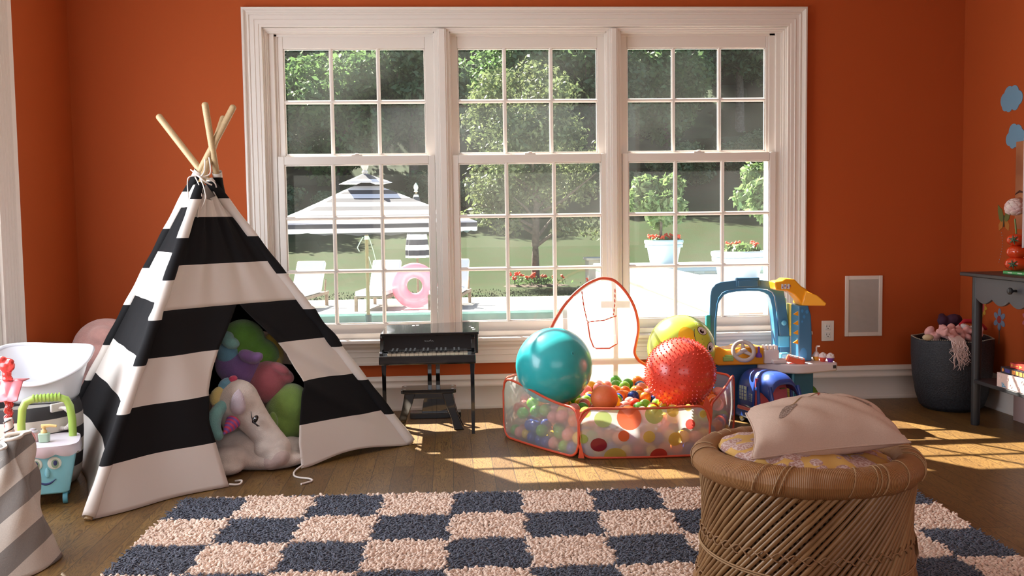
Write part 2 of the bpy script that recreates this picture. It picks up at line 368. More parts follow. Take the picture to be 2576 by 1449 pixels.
# ------------------------------------------------------------------ wall fittings
sp = thing('wall_speaker', 'white framed rectangular speaker grille set in the orange wall beside the window', 'speaker grille', (2.311, 0, .353))
m = MB(); prof = [(-.107, 0), (.107, 0), (.107, .34), (-.107, .34)]
for a, b_, c, d in ((-.107, -.086, 0, .34), (.086, .107, 0, .34), (-.086, .086, 0, .022), (-.086, .086, .318, .34)): m.box(a, b_, -.008, 0, c, d)
obj('frame', m, M_trim, sp, bevel=.002)
M_grille, N, L, b = nodes_mat('perforated_grille'); tc = N.new('ShaderNodeTexCoord')
vo = N.new('ShaderNodeTexVoronoi'); vo.inputs['Scale'].default_value = 420; vo.inputs['Randomness'].default_value = 0; L.new(tc.outputs['Object'], vo.inputs['Vector'])
f_ = math_node(N, L, 'LESS_THAN', vo.outputs['Distance'], 0.32); L.new(mixc(N, L, f_, (.52, .49, .46), (.18, .16, .15)), b.inputs['Base Color']); b.inputs['Roughness'].default_value = .6
m = MB().box(-.086, .086, -.005, 0, .022, .318); obj('grille', m, M_grille, sp, smooth=False)
ot = thing('wall_outlet', 'white electrical outlet on the orange wall below the speaker grille, beside the toy truck', 'outlet', (2.107, 0, .33))
m = MB().box(-.0355, .0355, -.006, 0, 0, .1145); obj('cover_plate', m, M_trim, ot, bevel=.0025)
M_dark = mat('dark_slot', (.03, .03, .03), .6)
for z in (.035, .08):
    m = MB(); m.box(-.017, .017, -.0085, -.004, z-.017, z+.017); rc = obj('receptacle', m, mat('outlet_white', (.72, .7, .67), .3), ot, bevel=.006)
    m = MB().box(-.009, -.0065, -.0092, -.008, z-.002, z+.008); obj('slot', m, M_dark, rc)
    m = MB().box(.0065, .009, -.0092, -.008, z-.001, z+.007); obj('slot', m, M_dark, rc)
    m = MB().lathe([(.003, 0), (.003, .001), (0, .001)], (0, -.0082, z-.009), 10, M=Rm(PI/2).to_4x4()); obj('ground_hole', m, M_dark, rc)

# ------------------------------------------------------------------ outside: terrace, pool, lawn
GZ = -0.7
M_stone = mat('bluestone_paving', (.50, .49, .46), .7, noise=.18, nscale=3, bump=.1, bscale=40)
M_grass = mat('lawn_grass', (.022, .040, .011), .95, noise=.4, nscale=1.6, bump=.6, bscale=30, col2=(.030, .038, .013), spec=.1)
M_water, N, L, b = nodes_mat('pool_water')
b.inputs['Base Color'].default_value = (.25, .55, .52, 1); b.inputs['Roughness'].default_value = .08
tc = N.new('ShaderNodeTexCoord'); t = N.new('ShaderNodeTexNoise'); t.inputs['Scale'].default_value = 2.5; L.new(tc.outputs['Object'], t.inputs['Vector'])
bp = N.new('ShaderNodeBump'); bp.inputs['Strength'].default_value = .3; bp.inputs['Distance'].default_value = .05; L.new(t.outputs[0], bp.inputs['Height']); L.new(bp.outputs[0], b.inputs['Normal'])
m = MB(); m.box(-12, 20, .25, 7.2, GZ-.3, GZ); m.box(-12, 20, 13.5, 17.0, GZ-.3, GZ); m.box(4.6, 20, 7.2, 13.5, GZ-.3, GZ); m.box(-12, -6, 7.2, 13.5, GZ-.3, GZ)
structure(obj('terrace_ground', m, M_stone, smooth=False))
m = MB().box(-6, 4.6, 7.2, 13.5, GZ-.6, GZ-.22); structure(obj('water', m, M_water, smooth=False))
m = MB(); m.box(-6.3, 4.6, 13.2, 13.55, GZ-.02, GZ+.03).box(-6.3, 4.6, 6.9, 7.25, GZ-.02, GZ+.03).box(-6.3, 4.6, 13.48, 13.54, GZ-.3, GZ)
structure(obj('pool_edge_ground', m, M_stone, bevel=.01))
def lawn_z(x, y):
    if y < 17: return GZ
    t = (y-17)
    g = .012*t + .155*max(0, t-3.5) + .5*max(0, t-21) + .02*math.sin(x*.35)*min(1, t/8)
    g *= (1 + .012*(x-2))
    return GZ + g
m = MB(); m.grid(lambda u, v: (-26+60*u, 16.95+45*v**1.3, lawn_z(-26+60*u, 16.95+45*v**1.3)), 60, 40)
structure(obj('lawn', m, M_grass, angle=180))
m = MB(); m.grid(lambda u, v: (-30+68*u, 39.0+24*v, lawn_z(-26+60*u, 39.0+24*v)+.06+.25*math.sin(u*90)*math.sin(v*40)*min(1, v*9)), 90, 40)
structure(obj('hill_woodland_ground', m, mat('woodland_floor', (.045, .075, .025), .95, noise=.5, nscale=1.2), angle=180))
# grass tufts break up the lawn's near edge
nt_ = 2600; X = rng.uniform(-6, 9, nt_); Y = 16.97 + rng.uniform(0, 1, nt_)**2*2.0
V = []; F = []
for i in range(nt_):
    z = lawn_z(X[i], Y[i]); a = rng.uniform(0, PI); w = .012; h = rng.uniform(.015, .035); dx, dy = math.cos(a)*w, math.sin(a)*w; k = len(V)
    V += [(X[i]-dx, Y[i]-dy, z-.01), (X[i]+dx, Y[i]+dy, z-.01), (X[i]+dx*.2+rng.uniform(-.02, .02), Y[i]+dy, z+h), (X[i]-dx*.2, Y[i]-dy, z+h)]; F.append((k, k+1, k+2, k+3))
tag(npmesh('lawn_edge_grass', V, F, M_grass), 'short green grass blades along the lawn edge beside the pool terrace', 'grass', kind='stuff')

# ------------------------------------------------------------------ foliage
def leaf_mat(name, c1, c2):
    m, N, L, b = nodes_mat(name); N.remove(b); out = N['Material Output']
    geo = N.new('ShaderNodeNewGeometry'); mx = mixc(N, L, geo.outputs['Random Per Island'], c1, c2)
    d = N.new('ShaderNodeBsdfDiffuse'); t = N.new('ShaderNodeBsdfTranslucent'); L.new(mx, d.inputs[0]); L.new(mx, t.inputs[0])
    g = N.new('ShaderNodeBsdfGlossy'); g.inputs['Roughness'].default_value = .45
    s = N.new('ShaderNodeMixShader'); s.inputs[0].default_value = .4; L.new(d.outputs[0], s.inputs[1]); L.new(t.outputs[0], s.inputs[2])
    s2 = N.new('ShaderNodeMixShader'); s2.inputs[0].default_value = .04; L.new(s.outputs[0], s2.inputs[1]); L.new(g.outputs[0], s2.inputs[2])
    L.new(s2.outputs[0], out.inputs[0]); return m
L_dark = leaf_mat('dark_leaves', (.085, .155, .065), (.165, .25, .10))
L_mid = leaf_mat('maple_leaves', (.105, .20, .065), (.18, .29, .10))
L_pale = leaf_mat('pale_leaves', (.10, .145, .06), (.20, .235, .10))
L_top = leaf_mat('topiary_leaves', (.12, .21, .07), (.23, .32, .12))
M_bark = mat('bark', (.17, .135, .105), .9, noise=.4, nscale=14, bump=.5, bscale=40)
def leaves(blobs, n, size, seed, droop=.3, shell=.55, aspect=.5, core=True):
    r = np.random.default_rng(seed); w = np.array([b_[3]*b_[4]*b_[5] for b_ in blobs])**.67; w = w/w.sum()
    idx = r.choice(len(blobs), n, p=w); B = np.array(blobs)[idx]
    d = r.normal(size=(n, 3)); d /= np.linalg.norm(d, axis=1)[:, None]
    rad = shell + (1-shell)*r.random(n)**.6; rad *= 1 + .12*r.normal(size=n)
    P = B[:, :3] + d*B[:, 3:6]*rad[:, None]
    nrm = d*.6 + r.normal(size=(n, 3))*.55 + np.array([0, 0, .35]); nrm /= np.linalg.norm(nrm, axis=1)[:, None]
    t = np.cross(nrm, r.normal(size=(n, 3))); t[:, 2] -= droop; t -= nrm*(t*nrm).sum(1)[:, None]; t /= np.linalg.norm(t, axis=1)[:, None]
    s = np.cross(nrm, t); sz = size*(.6+.8*r.random(n))[:, None]
    a = P - t*sz*.5; c = P + t*sz*.5; l = P + s*sz*aspect*.5 + nrm*sz*.08; q = P - s*sz*aspect*.5 + nrm*sz*.08
    V = np.stack([a, l, c, q], 1).reshape(-1, 3); F = np.arange(4*n).reshape(n, 4)
    return V, F
def blob_cloud(n, rx, ry, rz, seed, br=(.3, .5)):
    r = np.random.default_rng(seed); out = []
    for i in range(n):
        d = r.normal(size=3); d /= np.linalg.norm(d); q = .75*r.random()**.4; k = r.uniform(*br)
        out.append((d[0]*rx*q, d[1]*ry*q, d[2]*rz*q, rx*k, ry*k, rz*k*.8))
    return out
def trunk_mb(h, r, branches=5, seed=0, spread=.8, lean=0):
    rr = random.Random(seed); m = MB(); pts = [(lean*h*t*t, 0.03*math.sin(5*t), h*t) for t in (0, .1, .3, .55, .8, 1)]
    m.tube(pts, [r*1.5, r*1.1, r, r*.9, r*.75, r*.5], 10)
    for i in range(branches):
        a = 2*PI*i/branches + rr.uniform(-.4, .4); z = h*rr.uniform(.72, .98); d = spread*rr.uniform(.7, 1.2)
        m.tube([(lean*h*(z/h)**2, 0, z), (lean*h+math.cos(a)*d*.4, math.sin(a)*d*.4, z+d*.45), (lean*h+math.cos(a)*d, math.sin(a)*d, z+d*1.0)], [r*.45, r*.3, r*.12], 7)
    return m
PROTO = {}
def tree(kind, label, loc, scale=(1, 1, 1), rz=0, group=None):
    t = thing('tree', label, 'tree', loc, rz, group); t.scale = scale
    if kind not in PROTO:
        if kind == 'dark': bl = blob_cloud(26, 2.9, 2.6, 3.4, 3, (.26, .42)); V, F = leaves([(b_[0], b_[1], b_[2]+4.6, *b_[3:]) for b_ in bl], 15000, .26, 5); c = npmesh('crown', V, F, L_dark); k = obj('trunk', trunk_mb(4.2, .2, 6, 2, 1.8), M_bark)
        if kind == 'mid': bl = blob_cloud(30, 3.1, 2.7, 3.3, 13, (.22, .4)); V, F = leaves([(b_[0], b_[1], b_[2]+4.4, *b_[3:]) for b_ in bl], 15000, .28, 15); c = npmesh('crown', V, F, L_mid); k = obj('trunk', trunk_mb(4, .17, 6, 4, 1.8), M_bark)
        if kind == 'bush': bl = blob_cloud(18, 2.4, 1.8, 1.5, 23, (.3, .45)); V, F = leaves([(b_[0], b_[1], b_[2]+1.4, *b_[3:]) for b_ in bl], 9000, .2, 25); c = npmesh('crown', V, F, L_dark); k = obj('trunk', trunk_mb(1.2, .1, 6, 5, .9), M_bark)
        PROTO[kind] = (c.data, k.data); c.parent = t; k.parent = t
    else:
        for nm, d in zip(('crown', 'trunk'), PROTO[kind]): o = bpy.data.objects.new(nm, d); COL.objects.link(o); o.parent = t
    return t
rt = random.Random(11)
WOOD = [('front row', 9, -12.0, 3.7, 31.5, 0, 1.0, ('mid', 'dark')), ('middle row', 9, -13.5, 4.2, 37.5, 1, 1.15, ('dark', 'mid')), ('rear row', 8, -16.0, 5.4, 43.5, 2, 1.5, ('dark', 'dark'))]
ORD = ['farthest left', 'second from left', 'third from left', 'fourth from left', 'fifth from left', 'fourth from right', 'third from right', 'second from right', 'farthest right']
for (rown, cnt_, x0_, dx_, y0_, ri_, s0_, kinds) in WOOD:
    for i in range(cnt_):
        x = x0_ + i*dx_ + rt.uniform(-.6, .6); y = y0_ + .36*(x+12)*(1 if ri_ < 2 else .7) + rt.uniform(-.8, .8); k = kinds[i % 2]; s = s0_*rt.uniform(.93, 1.1)
        o9 = ORD[i] if cnt_ == 9 else (ORD[:4] + ORD[5:])[i]
        tree(k, '%s green tree on the wooded bank, %s in its %s' % ({'mid': 'bright', 'dark': 'dark'}[k], o9, rown), (x, y, lawn_z(x, y)-.3), (s, s, s), rt.uniform(0, 6), rown + ' trees of the wooded bank')
for i in range(9):
    x = -10 + i*3.3; y = 29.6 + .34*(x+12) + rt.uniform(-.5, .5)
    t = tree('bush', 'low dark green bush at the foot of the wooded bank, %s' % ORD[i], (x, y, lawn_z(x, y)-.2), (.9, .9, rt.uniform(.6, .9)), rt.uniform(0, 6), 'bushes at the foot of the wooded bank'); t['category'] = 'bush'; t.name = 'bush'
# the loose pale tree standing on the lawn
t = thing('lawn_tree', 'pale loose-leaved tree standing alone on the lawn above the red flower bed', 'tree', (2.2, 20, lawn_z(2.2, 20)))
m = trunk_mb(1.15, .105, 0, 1); rr = random.Random(4)
for i in range(11):
    a = 2*PI*i/11*1.9 + rr.uniform(-.3, .3); z = 1.0 + i*.16; d = rr.uniform(1.0, 1.9)
    m.tube([(0, 0, z), (math.cos(a)*d*.45, math.sin(a)*d*.45, z+.35), (math.cos(a)*d, math.sin(a)*d, z+.55+rr.uniform(-.1, .6))], [.05, .035, .012], 6)
m.tube([(0, 0, 1.0), (.05, 0, 2.2), (-.05, .05, 3.6), (0, 0, 4.8)], [.1, .08, .05, .02], 8)
obj('trunk', m, M_bark, t)
bl = blob_cloud(64, 2.55, 2.2, 2.5, 33, (.13, .26)); V, F = leaves([(b_[0]-.1, b_[1], b_[2]+3.6, *b_[3:]) for b_ in bl], 15000, .135, 35, shell=.3)
V2, F2 = leaves([(-1.5, -.6, 1.75, .5, .5, .25), (-.8, -.8, 1.55, .5, .4, .25), (1.2, -.6, 1.6, .6, .5, .2), (.7, -.9, 1.5, .4, .4, .25), (1.5, 0, 1.35, .35, .3, .2)], 700, .14, 37)
npmesh('crown', np.vstack([V, V2]), np.vstack([F, F2+len(V)]), L_pale, t)
# flower beds
M_soil = mat('garden_soil', (.08, .055, .035), .95); M_geranium = mat('geranium_red', (.85, .10, .035), .6)
def bed(label, cx, cy_, z, rx, ry, nf, nl, fh=.28, seed=1, fs=.09, pale=False, name='flower_bed', soil=True):
    r = random.Random(seed); t = thing(name, label, 'flowers', (cx, cy_, z)); V, F = leaves([(0, 0, fh*.45, rx, ry, fh*.5)], nl, .08, seed, shell=.1); npmesh('leaves', V, F, L_top if pale else L_mid, t)
    if soil: m = MB().ell((0, 0, 0), (rx*1.05, ry*1.05, .05), nu=20, nv=6); obj('soil', m, M_soil, t)
    for i in range(nf):
        a = r.uniform(0, 2*PI); q = math.sqrt(r.random()); x, y = rx*q*math.cos(a), ry*q*math.sin(a); zz = fh*r.uniform(.75, 1.15); m = MB()
        m.tube([(x, y, .02), (x, y, zz)], .006, 5, mi=1)
        for k in range(9): m.ell((x+r.uniform(-.5, .5)*fs, y+r.uniform(-.5, .5)*fs, zz+r.uniform(-.35, .35)*fs), fs*.3, nu=6, nv=4)
        obj('bloom', m, [M_geranium, L_mid], t)
    return t
bed('low bed of red geraniums on the grass round the lawn tree trunk', 2.2, 19.9, lawn_z(2.2, 19.9), .8, .45, 15, 500, seed=3)
bed('small patch of red geraniums on the lawn right of the lawn tree', 3.6, 18.0, GZ, .55, .35, 8, 300, seed=5)
bed('patch of red geraniums on the lawn behind the round planter', 6.1, 20.8, lawn_z(6.1, 20.8), .75, .4, 14, 400, seed=8)

# ------------------------------------------------------------------ terrace furniture
M_oak = mat('teak', (.42, .26, .13), .6, noise=.25, nscale=10, stretch=(8, 8, 1)); M_teakw = mat('weathered_teak', (.33, .24, .17), .75, noise=.3, nscale=12)
M_white = mat('white_cushion', (.82, .82, .80), .85); M_finial = mat('pale_finial', (.75, .72, .64), .5)
def stripes(name, c1, c2, expr_axis='uvr', n=9, ph=0.0, use='attr', rough=.85):
    # stripe bands follow the stored 'band' attribute of the mesh
    m, N, L, b = nodes_mat(name); at = N.new('ShaderNodeAttribute'); at.attribute_name = 'band'
    fr = math_node(N, L, 'FRACT', math_node(N, L, 'MULTIPLY_ADD', at.outputs['Fac'], float(n), ph)); g = math_node(N, L, 'GREATER_THAN', fr, .5)
    L.new(mixc(N, L, g, c1, c2), b.inputs['Base Color']); b.inputs['Roughness'].default_value = rough; return m
def set_band(o, fn):
    me = o.data; a = me.attributes.new('band', 'FLOAT', 'POINT'); a.data.foreach_set('value', [fn(v.co) for v in me.vertices])
M_umb = stripes('grey_white_canopy', (.80, .80, .80), (.065, .065, .075), n=1)
t = thing('patio_umbrella', 'open grey and white striped parasol on a wooden pole beside the pool', 'umbrella', (-1.27, 10, GZ))
m = MB().tube([(0, 0, 0), (0, 0, 2.55)], .028, 14); obj('pole', m, M_oak, t)
m = MB().lathe([(.3, 0), (.3, .05), (.05, .08), (.05, .3)], n=24); obj('base', m, mat('iron_base', (.1, .1, .1), .5), t)
Rc, zr, zt = 1.92, 1.72, 2.36; ca = PI/8
def canopy(u, v):
    k = u*4*1.0; s = int(math.floor(k)) % 4; fr = k - math.floor(k); cor = [(-1, -1), (1, -1), (1, 1), (-1, 1)]; A = cor[s]; B_ = cor[(s+1) % 4]
    q = v; px_ = (A[0]*(1-fr)+B_[0]*fr)*Rc*.72*q; py_ = (A[1]*(1-fr)+B_[1]*fr)*Rc*.72*q
    sag = .07*math.sin(fr*PI)*q + .05*math.sin(PI*q); R_ = Matrix.Rotation(math.radians(14), 2) @ Vector((px_, py_))
    return (R_.x, R_.y, zt - (zt-zr)*q - sag*.6*q)
m = MB(); m.grid(canopy, 48, 24, closed_u=True)
k0 = m.n
def val(u, v):
    p = canopy(u, 1.0); return (p[0]*(1+.0*v), p[1], p[2]-.13*v - .015*math.sin(u*48*PI)*v)
m.grid(val, 96, 2, closed_u=True)
o = obj('canopy', m, M_umb, t, solid=.004)
set_band(o, lambda c: (zt-c.z)/(zt-zr)*5.1+.28)
m = MB(); m.grid(lambda u, v: (lambda p: (p[0]*.255, p[1]*.255, p[2]*0+ zt+.12 - .16*v))(canopy(u, v)), 32, 6, closed_u=True); o = obj('vent', m, M_umb, t, solid=.004); set_band(o, lambda c: (zt+.12-c.z)/.16*1.0+.35)
m = MB().lathe([(.0, 0), (.05, .02), (.05, .04), (.03, .06), (.055, .11), (.058, .16), (.04, .23), (.0, .28)], (0, 0, 2.46), 20); obj('finial', m, M_finial, t)
for i in range(4):
    a = math.radians(14+45+90*i); m = MB().tube([(0.03*math.cos(a), .03*math.sin(a), 1.95), (1.05*math.cos(a), 1.05*math.sin(a), 1.87)], .012, 6); obj('strut', m, M_oak, t)
m = MB().tube([(.04, -.04, 1.5), (.10, -.05, 1.3), (.14, -.05, 1.12), (.08, -.05, 1.02), (.03, -.04, 1.2)], .006, 6)
m.tube([(-.05, -.03, 1.50), (-.10, -.03, 1.42), (-.14, -.03, 1.34), (-.11, -.03, 1.28)], .008, 6); m.lathe([(.036, 0), (.036, .06)], (0, 0, 1.46), 12); obj('pulley_cord', m, M_finial, t)
t = thing('patio_umbrella', 'closed black and white striped parasol standing behind the pink ring float', 'umbrella', (-.69, 16.0, GZ))
m = MB().tube([(0, 0, 0), (0, 0, 2.35)], .024, 12); obj('pole', m, M_teakw, t)
def furled(u, v):
    a = 2*PI*u; r = (.045 + .20*v**.7 - .05*max(0, v-.85)*6*.6)*(1 + .16*math.cos(8*a)*v); return (math.cos(a)*r, math.sin(a)*r, 2.3 - 1.35*v)
m = MB().grid(furled, 64, 20, closed_u=True); o = obj('canopy', m, stripes('black_white_canopy', (.80, .80, .80), (.05, .05, .065), n=1), t); set_band(o, lambda c: c.z*4.4+.1)
m = MB().lathe([(.0, 0), (.045, .02), (.03, .05), (.05, .1), (.045, .15), (.0, .22)], (0, 0, 2.34), 16); obj('finial', m, M_finial, t)
def lounger(x, y, label):
    t = thing('sun_lounger', label, 'sun lounger', (x, y, GZ), math.radians(-8), 'teak sun loungers on the terrace')
    m = MB(); m.box(-.32, -.26, -1.3, .55, .24, .30).box(.26, .32, -1.3, .55, .24, .30)
    for k in range(16): m.box(-.27, .27, -1.28+k*.115, -1.2+k*.115, .27, .29)
    obj('frame', m, M_teakw, t, bevel=.004)
    for sx in (-.29, .29):
        for yy_ in (-1.25, .45): m = MB().box(sx-.03, sx+.03, yy_-.03, yy_+.03, 0, .26); obj('leg', m, M_teakw, t, bevel=.004)
    m = MB(); m.box(-.30, .30, -1.3, -.02, .30, .40); obj('seat_cushion', m, M_white, t, bevel=.03, seg=3)
    R_ = Matrix.Translation((0, .0, .34)) @ Matrix.Rotation(math.radians(52), 4, 'X'); m = MB().box(-.30, .30, 0, .72, -.05, .06, M=R_); obj('back_cushion', m, M_white, t, bevel=.03, seg=3)
    m = MB().tube([(-.29, .3, .26), (-.29, .42, .55)], .018, 6).tube([(.29, .3, .26), (.29, .42, .55)], .018, 6); obj('back_prop', m, M_teakw, t)
    return t
lounger(-2.93, 15.1, 'white cushioned teak lounger farthest left, clear of the parasol pole')
lounger(-1.36, 15.1, 'white cushioned teak lounger between the parasol pole and the pink ring float')
lounger(.06, 15.1, 'white cushioned teak lounger partly hidden by the post between left and middle windows')
M_pink = mat('pink_vinyl', (.92, .55, .60), .3, coat=.3)
t = thing('pool_ring_float', 'large pale pink inflatable ring standing upright on the terrace', 'pool float', (-.70, 14.3, GZ+.46))
m = MB(); Rr, rr_ = .30, .152
m.grid(lambda u, v: ((Rr+rr_*math.cos(2*PI*v))*math.cos(2*PI*u), rr_*math.sin(2*PI*v)*.75, (Rr+rr_*math.cos(2*PI*v))*math.sin(2*PI*u)), 48, 20, closed_u=True)
obj('tube', m, see_through('pale_pink_vinyl', (.97, .75, .80), (.80, .34, .42), .75, rough=.12, gloss=.08), t); 
# raised stone spa with its coping and planters
M_lime = mat('limestone_blocks', (.60, .55, .44), .8, noise=.2, nscale=5, bump=.3, bscale=20)
M_blockwall, N, L, b = nodes_mat('stone_block_wall'); tc = N.new('ShaderNodeTexCoord'); bk = N.new('ShaderNodeTexBrick'); bk.inputs['Scale'].default_value = 3.2
bk.inputs['Color1'].default_value = (.62, .52, .36, 1); bk.inputs['Color2'].default_value = (.74, .68, .54, 1); bk.inputs['Mortar'].default_value = (.45, .4, .33, 1); bk.inputs['Mortar Size'].default_value = .012
mp = N.new('ShaderNodeMapping'); mp.inputs['Rotation'].default_value = (PI/2, 0, 0); L.new(tc.outputs['Object'], mp.inputs[0]); L.new(mp.outputs[0], bk.inputs['Vector']); L.new(bk.outputs[0], b.inputs['Base Color']); b.inputs['Roughness'].default_value = .9
SZ = .34
t = thing('stone_spa', 'raised stone spa wall with pale coping outside the right window', 'spa', (0, 0, GZ))
# wall runs from near the middle of the garden diagonally toward the house
quad = [Vector((2.25, 9.8)), Vector((2.12, 1.7)), Vector((7.5, 1.7)), Vector((7.5, 9.8))]; ctr = Vector((4.8, 5.8))
def shrink(q, k): d = (ctr-q).normalized(); return q + d*k
o_ = [(q.x, q.y) for q in quad]; in_ = [(3.0, 8.4), (3.0, 6.4), (6.8, 6.4), (6.8, 8.4)]
def ringwall(m, out, inn, z0, z1):
    n = len(out); v = [(*p, z0) for p in out] + [(*p, z1) for p in out] + [(*p, z1) for p in inn] + [(*p, z0) for p in inn]
    f = []
    for i in range(n):
        j = (i+1) % n; f += [(i, j, n+j, n+i), (n+i, n+j, 2*n+j, 2*n+i), (2*n+i, 2*n+j, 3*n+j, 3*n+i), (3*n+i, 3*n+j, j, i)]
    m.add(v, f)
m = MB(); ringwall(m, o_, in_, 0, SZ-GZ-.07); obj('wall', m, M_blockwall, t, smooth=False)
m = MB(); ringwall(m, [tuple(shrink(q, -.06)) for q in quad], in_, SZ-GZ-.07, SZ-GZ); obj('coping', m, mat('pale_coping', (.66, .66, .64), .6), t, bevel=.012)
m = MB(); v = [(p[0], p[1], SZ-GZ-.16) for p in in_]; m.add(v, [tuple(range(len(v)))]); obj('water_surface', m, mat('spa_water', (.30, .62, .74), .05), t, smooth=False)
M_pot = mat('pale_blue_pot', (.50, .66, .72), .4)
def pot(label, x, y, z, r, h, blooms, seed, ry=None):
    t = thing('planter', label, 'planter', (x, y, z)); k = r
    m = MB().lathe([(k*.68, 0), (k*.86, h*.70), (k*.96, h*.70), (k*.97, h*.80), (k*.93, h*.81), (k*.97, h*.84), (k*1.0, h*.9), (k*1.0, h*.97), (k*.97, h), (k*.9, h), (k*.88, h*.9), (0, h*.9)], n=40); obj('pot', m, M_pot, t)
    return t
pot('round pale blue pot holding a small topiary tree on the terrace', 3.14, 9.0, .34, .285, .37, 8, 1)
pot('wide pale blue pot with red and white flowers on the spa coping', 3.06, 4.95, SZ-.01, .29, .34, 7, 2)
bed('red geraniums growing in the round pale blue pot', 3.14, 9.0, .62, .24, .24, 10, 240, fh=.14, seed=12, fs=.06, name='potted_geraniums')
bed('red and white flowers growing in the wide pale blue pot', 3.1, 4.95, SZ+.29, .22, .2, 8, 260, fh=.12, seed=14, fs=.045, pale=True, name='potted_geraniums')
def topiary(label, x, y, z, h, r, n, sz, seed, rz=None):
    t = thing('standard_tree', label, 'tree', (x, y, z)); k = obj('trunk', trunk_mb(h, .024, 5, seed, r*.6), M_bark, t)
    bl = blob_cloud(18, r, r, r*(rz or .75), seed, (.3, .45)); V, F = leaves([(b_[0], b_[1], b_[2]+h+r*.5, *b_[3:]) for b_ in bl], n, sz, seed+1, droop=.8, aspect=.42); npmesh('crown', V, F, L_top, t); return t
topiary('round-headed standard tree growing from the round pale blue pot', 3.1, 9.0, .62, .42, .46, 4200, .14, 41, 1.0)
topiary('round-headed standard tree cut off by the right side of the right window', 4.95, 9.6, .3, .75, .60, 4600, .15, 45, 1.0)
m = MB().box(3.25, 3.9, 17.7, 18.3, GZ, .10); m.box(3.2, 3.95, 17.65, 18.35, .05, .12); tag(obj('stone_pier', m, M_lime, bevel=.02), 'small stone pier on the lawn edge at the right of the middle window', 'pier')

# ------------------------------------------------------------------ checked shag rug
rug = thing('area_rug', 'shaggy checked rug of cream and slate blue squares lying on the oak floor', 'rug', (-.7596, -1.7234, 0), -.03488)
RS, RV = .2532, .2723; U0, U1 = -.243, 2.468; RL = 1.42
M_rb = mat('rug_backing', (.30, .25, .21), .95)
m = MB().box(U0, U1, -RL, 0, .0, .008); obj('backing', m, M_rb, rug, smooth=False)
def tuft_field(step, which, seed, lean, ln, rad):
    r = np.random.default_rng(seed); us = np.arange(U0, U1, step); vs_ = np.arange(0, RL, step*1.02); U, Vv = np.meshgrid(us, vs_); U = U.ravel(); Vv = Vv.ravel()
    U = U + r.uniform(-.4, .4, U.size)*step; Vv = Vv + r.uniform(-.4, .4, U.size)*step
    wob = .006*np.sin(Vv*31+1) + .006*np.sin(Vv*67)*np.cos(U*13) + r.normal(size=U.size)*.0022; wob2 = .007*np.sin(U*23) + .005*np.sin(U*61+2) + r.normal(size=U.size)*.0022
    dark_grow = .006
    ci = np.floor((U+wob)/RS).astype(int); ri = np.floor((Vv+wob2)/RV).astype(int); white = ((ci + ri) % 2) == 0
    k = (white if which else ~white) & (U > U0) & (U < U1+.004) & (Vv < RL)
    U, Vv = U[k], Vv[k]; n = U.size
    # worm-like tuft: rings of 4 verts at 3 heights + tip
    a = r.uniform(0, 2*PI, n); hgt = ln*(.75+.5*r.random(n)); lx = np.cos(a)*lean*hgt; ly = np.sin(a)*lean*hgt
    b1 = r.uniform(-.3, .3, n); rd = rad*(.8+.4*r.random(n)); rings = []
    for t, q in ((0, .8), (.45, 1.1), (.85, 1.0), (1.0, .45)):
        cx_ = U + lx*t*t + b1*ln*.3*t; cy_ = -Vv + ly*t*t; cz = .006 + hgt*(t - .25*lean*t*t)
        for j in range(5):
            an = 2*PI*j/5 + a; rings.append(np.stack([cx_+np.cos(an)*rd*q, cy_+np.sin(an)*rd*q, cz], 1))
    V = np.stack(rings, 1).reshape(-1, 3); f = []
    for i in range(3):
        for j in range(5): f.append((i*5+j, i*5+(j+1) % 5, (i+1)*5+(j+1) % 5, (i+1)*5+j))
    f.append((15, 16, 17, 18)); f.append((15, 18, 19, 19))
    f = np.array([q for q in f[:-1]]); F = (f[None, :, :] + (np.arange(n)*20)[:, None, None]).reshape(-1, 4)
    return V, F
M_cream = mat('cream_wool', (.90, .68, .54), .9, noise=.15, nscale=40, sheen=.2); M_slate = mat('slate_wool', (.10, .11, .15), .92, noise=.3, nscale=40, sheen=.2)
V, F = tuft_field(.0094, True, 3, .6, .0145, .0048); o = npmesh('cream_pile', V, F, M_cream, rug, smooth=True); o['kind'] = 'stuff'
V, F = tuft_field(.0072, False, 4, 1.0, .0135, .0028); o = npmesh('blue_pile', V, F, M_slate, rug, smooth=True); o['kind'] = 'stuff'

